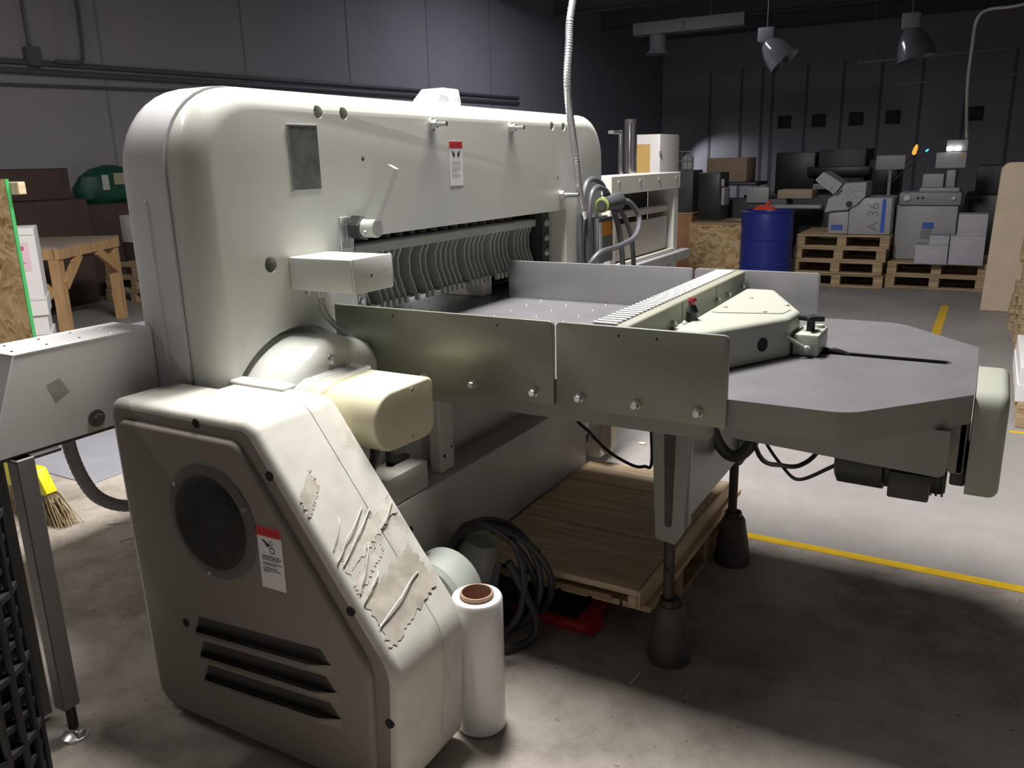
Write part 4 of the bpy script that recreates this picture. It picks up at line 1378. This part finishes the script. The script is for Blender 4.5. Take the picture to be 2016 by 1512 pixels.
obj('plug_cap', MB().lathe((.10, 1.842, 1.262), (.10, 1.850, 1.262), [(0, .024), (1, .027)], 22), DGREY, pl)
obj('yellow_ring', MB().lathe((.10, 1.848, 1.262), (.10, 1.862, 1.262), [(0, .022), (.5, .037), (1, .034)], 22), plain('ring_yellow', (.25, .29, .03), .6), pl)
obj('plug_cable', MB().tube([(.10, 2.06, 1.272), (.13, 2.14, 1.26), (.16, 2.20, 1.18), (.17, 2.12, 1.09), (.15, 1.95, 1.055), (.12, 1.80, 1.04), (.09, 1.74, .99), (.06, 1.745, .93)], .014, 8, 8), GREYCABLE, pl)
obj('plug_cable', MB().tube([(.11, 2.05, 1.24), (.14, 2.12, 1.12), (.15, 2.15, .98), (.15, 2.16, .85)], .013, 8, 6), GREYCABLE, pl)
obj('plug_cable', MB().tube([(.10, 2.0, 1.23), (.12, 2.03, 1.12), (.13, 2.05, .98), (.13, 2.06, .85)], .015, 8, 6), GREYCABLE, pl)

# ------------------------------------------------------------------ press frame standing behind the cutter
pf = thing('press_frame', 'white-beamed steel frame with chrome posts behind the cutter', 'machine', (-.25, 3.0, 0))
obj('top_beam', MB().cbox(-.30, -.10, 2.44, 3.63, 1.282, 1.387, .004), plain('beam_enamel', (.62, .61, .56), .4), pf)
for i in range(4):
    obj('beam_screw', MB().cyl((-.10, 2.55 + .33 * i, 1.35), (-.094, 2.55 + .33 * i, 1.35), .01, n=10), ZINC, pf)
for y in (2.445, 3.54):
    obj('upright', MB().cbox(-.30, -.11, y, y + .085, .0, 1.281, .004), plain('beam_enamel', (.62, .61, .56)), pf)
obj('shelf_rail', MB().cbox(-.34, -.06, 2.42, 3.75, .80, .862, .004), plain('rail_grey', (.36, .37, .38), .4), pf)
obj('shelf_lip', MB().cbox(-.13, -.10, 2.53, 3.54, .863, .885, .003), plain('beam_enamel', (.62, .61, .56)), pf)
obj('front_panel', MB().cbox(-.16, -.145, 2.532, 3.50, .886, 1.105, .004), plain('beige_panel', (.56, .52, .46), .5), pf)
obj('panel_rail', MB().cbox(-.20, -.15, 2.532, 3.53, 1.135, 1.175, .004), plain('beige_panel', (.56, .52, .46)), pf)
obj('back_panel', MB().cbox(-.31, -.30, 2.53, 3.54, .863, 1.28, .002), DGREY, pf)
obj('lower_panel', MB().cbox(-.30, -.13, 2.53, 3.54, .05, .79, .004), plain('rail_grey', (.36, .37, .38)), pf)
for x, y, r, z in ((-.37, 3.22, .016, 1.66), (-.36, 3.36, .038, 1.70), (-.38, 3.47, .022, 1.69)):
    obj('chrome_post', MB().cyl((x, y, .87), (x, y, z), r, n=18), CHROME, pf)
obj('post_cap', MB().cyl((-.36, 3.36, 1.70), (-.36, 3.36, 1.73), .040, n=18), DARKIRON, pf)
obj('post_flag', MB().cbox(-.40, -.36, 3.08, 3.22, 1.635, 1.655, .002), ZINC, pf)
obj('post_bed', MB().cbox(-.46, -.315, 3.1, 3.54, .0, .869, .004), DGREY, pf)
cbn = thing('white_cabinet', 'tall white cabinet with an amber panel behind the chrome posts', 'cabinet', (-.85, 5.2, 0))
obj('cabinet_body', MB().cbox(-1.05, -.745, 5.0, 5.5, 0, 1.68, .01), WHITEP, cbn)
obj('amber_panel', MB().box(-.98, -.835, 4.994, 5.0, 1.36, 1.60), plain('amber_panel', (.60, .40, .13), .5), cbn)
obj('cabinet_hinge', MB().cyl((-.742, 5.0, 1.50), (-.742, 5.0, 1.54), .01, n=8), ZINC, cbn)

# ------------------------------------------------------------------ right background
cr = thing('chipboard_crate', 'square chipboard crate between the press frame and the blue drum', 'crate', (-1.1, 8.3, 0))
obj('front_board', MB().box(-1.43, -.79, 8.0, 8.015, .0, .70), OSBD, cr)
obj('side_board', MB().box(-.80, -.785, 8.016, 8.75, .0, .70), OSBD, cr)
obj('side_board', MB().box(-1.43, -1.415, 8.016, 8.75, .0, .70), OSBD, cr)
obj('crate_lid', MB().box(-1.44, -.775, 7.99, 8.77, .701, .718), OLDPINE, cr)
cr2 = thing('brown_crate', 'narrow brown crate partly hidden by the press frame upright', 'crate', (-1.8, 8.5, 0))
obj('front_board', MB().box(-2.1, -1.47, 8.2, 8.22, 0, .80), plain('brown_board', (.42, .21, .10), .6, var=.15), cr2)
obj('side_board', MB().box(-1.49, -1.47, 8.221, 8.8, 0, .80), plain('brown_board', (.42, .21, .10)), cr2)
obj('crate_lid', MB().box(-2.12, -1.46, 8.19, 8.82, .801, .82), OLDPINE, cr2)
DX, DY = -.44, 7.74
dr = thing('blue_drum', 'deep blue plastic drum standing beside the pine pallets', 'drum', (DX, DY, 0))
obj('drum_shell', MB().lathe((DX, DY, 0), (DX, DY, .885), [(0, .27), (.02, .285), (.30, .285), (.31, .292), (.34, .292), (.35, .285), (.64, .285), (.65, .292), (.68, .292), (.69, .285), (.97, .287), (1, .28), (1, .265), (.97, .26)], 40), BLUE, dr)
obj('drum_rim', MB().lathe((DX, DY, .862), (DX, DY, .888), [(0, .289), (.3, .298), (.7, .298), (1, .289)], 40, cap=False), BLUE, dr)
dtray = thing('red_scraper', 'bright red plastic scraper lying on the blue drum', 'scraper', (DX - .05, DY, .889))
obj('scraper_blade', MB().prism([(DX - .16, .8895), (DX + .10, .8895), (DX + .05, .93), (DX - .08, .945)], 'Y', DY - .06, DY), plain('scraper_red', (.65, .05, .03), .4), dtray)
obj('scraper_grip', MB().cyl((DX - .02, DY - .03, .935), (DX + .03, DY - .03, .985), .018, n=10), plain('scraper_red', (.65, .05, .03)), dtray)


def machine(name, label, loc, parts, cat='machine', group=None):
    t = thing(name, label, cat, loc, group)
    for nm_, b, m_ in parts:
        obj(nm_, MB().cbox(*b, .012), m_, t)
    return t


mo = machine('computer_tower', 'dark equipment case standing on the chipboard crate', (-1.3, 8.5, .718),
             [('case_body', (-1.43, -1.16, 8.30, 8.7, .72, 1.30), DGREY), ('case_front', (-1.42, -1.17, 8.29, 8.299, .74, 1.28), BLACK), ('case_strip', (-1.155, -1.115, 8.34, 8.6, .90, 1.12), LGREY), ('case_light', (-1.155, -1.118, 8.33, 8.339, 1.13, 1.22), LGREY)], 'case')
machine('paper_bale', 'brown carton on the far rack above the dark case', (-1.4, 9.6, 0),
        [('carton_body', (-1.70, -1.15, 9.5, 10.0, 1.15, 1.47), plain('tan_carton', (.36, .27, .20), .8)), ('rack_deck', (-2.3, -1.0, 9.45, 10.1, 1.10, 1.148), DGREY), ('rack_leg', (-2.25, -2.2, 9.5, 9.55, 0, 1.09), DGREY), ('rack_leg', (-1.1, -1.05, 9.5, 9.55, 0, 1.09), DGREY)], 'carton')
machine('offset_press', 'long black press with dark towers behind the drum', (-.5, 10.6, 0),
        [('press_bed', (-1.35, .60, 10.2, 11.4, 0, .95), DGREY), ('press_tower', (-.95, -.42, 10.3, 11.2, .951, 1.52), BLACK), ('press_tower', (-.38, .22, 10.3, 11.2, .951, 1.55), DGREY),
         ('press_roller', (-.5, .3, 10.18, 10.29, 1.20, 1.32), BLACK), ('press_hood', (.25, .62, 10.4, 11.2, .951, 1.40), BLACK), ('press_rail', (-.40, .05, 10.12, 10.19, 1.02, 1.10), MGREY)])
machine('feeder_cabinet', 'dark feeder cabinet with pale slanted tray behind the crate', (-.9, 9.3, 0),
        [('cabinet_body', (-1.35, -.5, 9.0, 9.4, 0, .95), DGREY), ('feeder_tray', (-1.0, -.72, 8.96, 8.999, .90, 1.10), LGREY), ('feeder_deck', (-.62, -.2, 9.0, 9.4, .951, 1.06), plain('deck_beige', (.42, .33, .25), .6)), ('delivery_tray', (-.70, -.05, 8.8, 8.99, .84, .885), LGREY)])
machine('far_press', 'black press far back on the right behind the cartons', (2.0, 10.4, 0),
        [('press_bed', (1.45, 3.6, 10.0, 11.2, 0, .95), BLACK), ('press_tower', (1.55, 2.2, 10.1, 11.0, .951, 1.30), DGREY), ('press_tower', (2.3, 3.2, 10.1, 11.0, .951, 1.42), BLACK), ('press_rail', (1.9, 2.05, 9.94, 9.999, 1.12, 1.20), MGREY)])
wbk = thing('wire_cage', 'small pale wire cage above the end of the press frame', 'cage', (-1.78, 8.5, .82))
obj('cage_shelf', MB().cbox(-2.0, -1.5, 8.3, 8.7, .822, 1.33, .01), DGREY, wbk)
for i in range(7):
    x = -1.95 + i * .07
    obj('cage_wire', MB().cyl((x, 8.35, 1.332), (x, 8.35, 1.56), .006, n=6), ZINC, wbk)
for z in (1.34, 1.45, 1.56):
    obj('cage_wire', MB().cyl((-1.955, 8.35, z), (-1.525, 8.35, z), .006, n=6), ZINC, wbk)
obj('cage_bottle', MB().lathe((-1.62, 8.45, 1.332), (-1.62, 8.45, 1.53), [(0, .07), (.75, .07), (.9, .04), (1, .02)], 16), plain('cage_bottle', (.45, .47, .48), .3), wbk)

# white and blue folding machine on the pallet stack: upright body, tilted head
FZ = .593
fm = thing('folding_machine', 'white folding machine with tilted head and blue stripe on the pallet stack', 'machine', (.42, 8.45, FZ))
obj('machine_body', MB().cbox(.36, .80, 8.20, 8.85, FZ, 1.00, .012), LGREY, fm)
obj('front_column', MB().cbox(.14, .355, 8.22, 8.80, FZ, .87, .01), LGREY, fm)
obj('blue_stripe', MB().box(.70, .738, 8.192, 8.20, FZ + .03, .985), BLUEP, fm)
obj('blue_label', MB().box(.175, .30, 8.212, 8.22, FZ + .045, FZ + .105), plain('label_blue', (.04, .12, .42), .5), fm)
tm = MB()
print_text(tm, 'A 36', .165, (.62, 8.1975, .79), (0, 0, 1), (-1, 0, 0))
obj('machine_lettering', tm, plain('letter_grey', (.22, .22, .24), .6), fm)
hp = [(.10, .84), (.135, .99), (.20, 1.03), (.30, 1.16), (.52, 1.17), (.52, 1.02), (.43, .925), (.34, .87), (.20, .86)]
obj('tilted_head', MB().prism(hp, 'Y', 8.16, 8.70), LGREY, fm)
hp2 = [(-.03, 1.20), (.06, 1.29), (.27, 1.155), (.185, 1.035)]
obj('tilted_hood', MB().prism(rpoly(hp2, .01, 3), 'Y', 8.17, 8.65), LGREY, fm)
obj('hood_joint', MB().prism([(.185, 1.145), (.192, 1.152), (.140, 1.075), (.132, 1.070)], 'Y', 8.165, 8.1695), DGREY, fm)
for x, z, a in ((.33, 1.085, .75), (.445, 1.115, 0), (.42, .985, .75)):
    obj('head_panel', MB().box(x - .05, x + .05, 8.152, 8.16, z - .038, z + .038, rot=Matrix.Rotation(a, 3, 'Y')), MGREY, fm)
obj('hood_panel', MB().box(.0, .11, 8.162, 8.17, 1.19, 1.215, rot=Matrix.Rotation(.6, 3, 'Y')), MGREY, fm)
obj('head_knob', MB().cyl((.36, 8.16, .935), (.36, 8.13, .935), .032, n=18), BLACK, fm)
obj('head_slot', MB().box(.20, .30, 8.156, 8.1595, 1.055, 1.075, rot=Matrix.Rotation(-.85, 3, 'Y')), BLACK, fm)

# grey control cabinet and white cartons on the second pair of pallets
gcab = thing('control_cabinet', 'grey control cabinet with knobs on the right pallets', 'cabinet', (1.1, 8.7, .296))
CZ = .297
obj('cabinet_body', MB().cbox(.82, 1.44, 8.50, 9.1, CZ, .905, .012), MGREY, gcab)
obj('cabinet_shelf', MB().cbox(.84, 1.46, 8.46, 9.0, .906, 1.045, .012), plain('cab_grey2', (.27, .27, .29), .5), gcab)
obj('cabinet_top', MB().cbox(1.03, 1.43, 8.55, 9.0, 1.046, 1.09, .008), LGREY, gcab)
obj('upper_box', MB().cbox(1.05, 1.26, 8.6, 9.0, 1.091, 1.24, .01), MGREY, gcab)
obj('screen_post', MB().cbox(1.28, 1.37, 8.7, 8.8, 1.091, 1.30, .006), LGREY, gcab)
obj('screen_unit', MB().cbox(1.16, 1.46, 8.62, 8.72, 1.30, 1.47, .01), LGREY, gcab)
obj('screen_hood', MB().cbox(1.25, 1.46, 8.64, 8.74, 1.475, 1.60, .01), LGREY, gcab)
for x in (1.255, 1.335):
    obj('lit_screen', MB().prism(rpoly([(x, 1.485), (x + .055, 1.485), (x + .07, 1.53), (x, 1.53)], .012, 3), 'Y', 8.606, 8.612), SCREEN, gcab)
obj('amber_button', MB().cyl((1.415, 8.62, 1.425), (1.415, 8.612, 1.425), .014, n=12), ORANGE, gcab)
for x, r in ((.92, .032), (1.385, .02)):
    obj('cabinet_knob', MB().cyl((x, 8.46, .985), (x, 8.43, .985), r, n=14), ZINC, gcab)
for x in (1.03, 1.08):
    obj('push_button', MB().cyl((x, 8.46, .985), (x, 8.45, .985), .014, n=10), BLACK, gcab)
obj('blue_label', MB().box(1.10, 1.215, 8.494, 8.50, .645, .715), plain('label_blue', (.04, .12, .42)), gcab)
obj('grey_label', MB().box(1.09, 1.20, 8.494, 8.50, .535, .635), plain('label_grey', (.22, .22, .21), .6), gcab)
for i, (a, lab) in enumerate((((1.08, 1.40, 8.10, 8.42, CZ, .50), 'low white carton in front of the grey control cabinet'),
                              ((1.21, 1.40, 8.13, 8.42, .501, .60), 'small white carton stacked in front of the grey control cabinet'),
                              ((1.41, 1.74, 8.12, 8.45, CZ, .60), 'lower white carton at the right end of the pallets'),
                              ((1.465, 1.74, 8.13, 8.48, .601, .83), 'upper white carton at the right end of the pallets'))):
    t = thing('white_carton', lab, 'carton', (a[0], a[2], a[4]), 'white cartons on the right pallets')
    obj('carton_box', MB().cbox(*a, .005), plain('cool_white_carton', (.46, .45, .52), .7), t)
    obj('lid_line', MB().box(a[0] + .01, a[1] - .01, a[2] - .0015, a[2], a[5] - .03, a[5] - .026), INKG, t)
sg = thing('light_signal', 'slim stand with a grey board and amber beacon behind the control cabinet', 'signal stand', (.9, 9.5, 0))
obj('signal_pole', MB().cyl((.62, 9.5, 0), (.62, 9.5, 1.28), .02, n=10), MGREY, sg)
obj('signal_board', MB().cbox(.45, .78, 9.46, 9.49, 1.28, 1.45, .006), MGREY, sg)
obj('beacon_arm', MB().cyl((.62, 9.5, 1.2), (.86, 9.5, 1.45), .012, n=8), DGREY, sg)
obj('amber_beacon', MB().lathe((.86, 9.5, 1.45), (.89, 9.5, 1.57), [(0, .014), (.2, .026), (.7, .022), (1, .008)], 14), AMBER, sg)
obj('cyan_indicator', MB().cyl((.99, 9.5, 1.485), (1.02, 9.5, 1.51), .010, n=10), CYAN, sg)
obj('indicator_arm', MB().cyl((.62, 9.5, 1.1), (.99, 9.5, 1.485), .008, n=8), DGREY, sg)
tag(obj('drop_cable', MB().tube([(2.6, 8.5, 3.05), (1.82, 8.5, 2.90), (1.50, 8.5, 2.88), (1.41, 8.5, 2.78), (1.395, 8.5, 2.55), (1.39, 8.5, 2.2), (1.41, 8.55, 1.9), (1.44, 8.68, 1.605)], .016, 8, 8), plain('drop_cable_grey', (.42, .41, .42), .35, .4)),
    'thin pale cable bending down to the control cabinet', 'cable')
tag(obj('ceiling_rail', MB().cbox(2.55, 2.65, 4.0, 12.0, 3.04, 3.14, .01).cbox(2.585, 2.615, 6.0, 6.03, 3.14, HZ, .002).cbox(2.585, 2.615, 10.0, 10.03, 3.14, HZ, .002), CEILM), 'dark overhead rail carrying the pale cable', 'rail')

# beige rounded board, lumber and paper at the right edge
bb = thing('beige_board', 'tall beige board with rounded top standing at the right edge', 'board', (2.1, 7.0, 0))
obj('board_face', MB().prism(rpoly([(1.765, .0), (2.60, .0), (2.60, 1.37), (1.80, 1.37)], [.01, .01, .10, .08], 6), 'Y', 6.99, 7.05, .012, .012, 3), BEIGE, bb)
obj('board_foot', MB().cbox(2.0, 2.3, 6.9, 7.2, .0, .04, .006), OLDPINE, bb)
for k, lab in enumerate(('pale wooden pallet standing on the floor at the right border', 'second pallet from the floor in the right border stack', 'third pallet from the floor in the right border stack', 'fourth pallet from the floor in the right border stack', 'fifth pallet from the floor in the right border stack', 'topmost pallet of the right border stack')):
    q = copy_tree(pal, (2.515 + .015 * (k % 2), 5.5, .148 * k), .02 * (k % 3), lab)
    q['group'] = 'pallets at the right border'
wb = thing('timber_offcut', 'short timber offcuts stacked before the beige board', 'timber', (2.05, 6.2, 0))
for k in range(4):
    obj('offcut', MB().cbox(1.985 + .01 * (k % 2), 2.12, 6.05, 6.35, .072 * k, .072 * k + .068, .004), OLDPINE, wb)
pp = copy_tree(pal, (2.50, 3.65, 0), 0, 'low pallet carrying white paper at the right edge')
pp['group'] = 'pallet with white paper'
ps = thing('paper_stack', 'stack of white paper on the low pallet at the right edge', 'paper', (2.46, 3.6, .148))
obj('paper_ream', MB().cbox(1.985, 2.9, 3.15, 4.1, .148, .245, .002), WHITE, ps)
obj('paper_ream', MB().cbox(1.992, 2.9, 3.155, 4.1, .246, .34, .002), WHITE, ps)
tag(obj('floor_tape', MB().box(1.975, 3.0, 3.05, 3.085, 0, .0015), YELLOW), 'yellow tape on the floor before the paper pallet', 'floor tape')
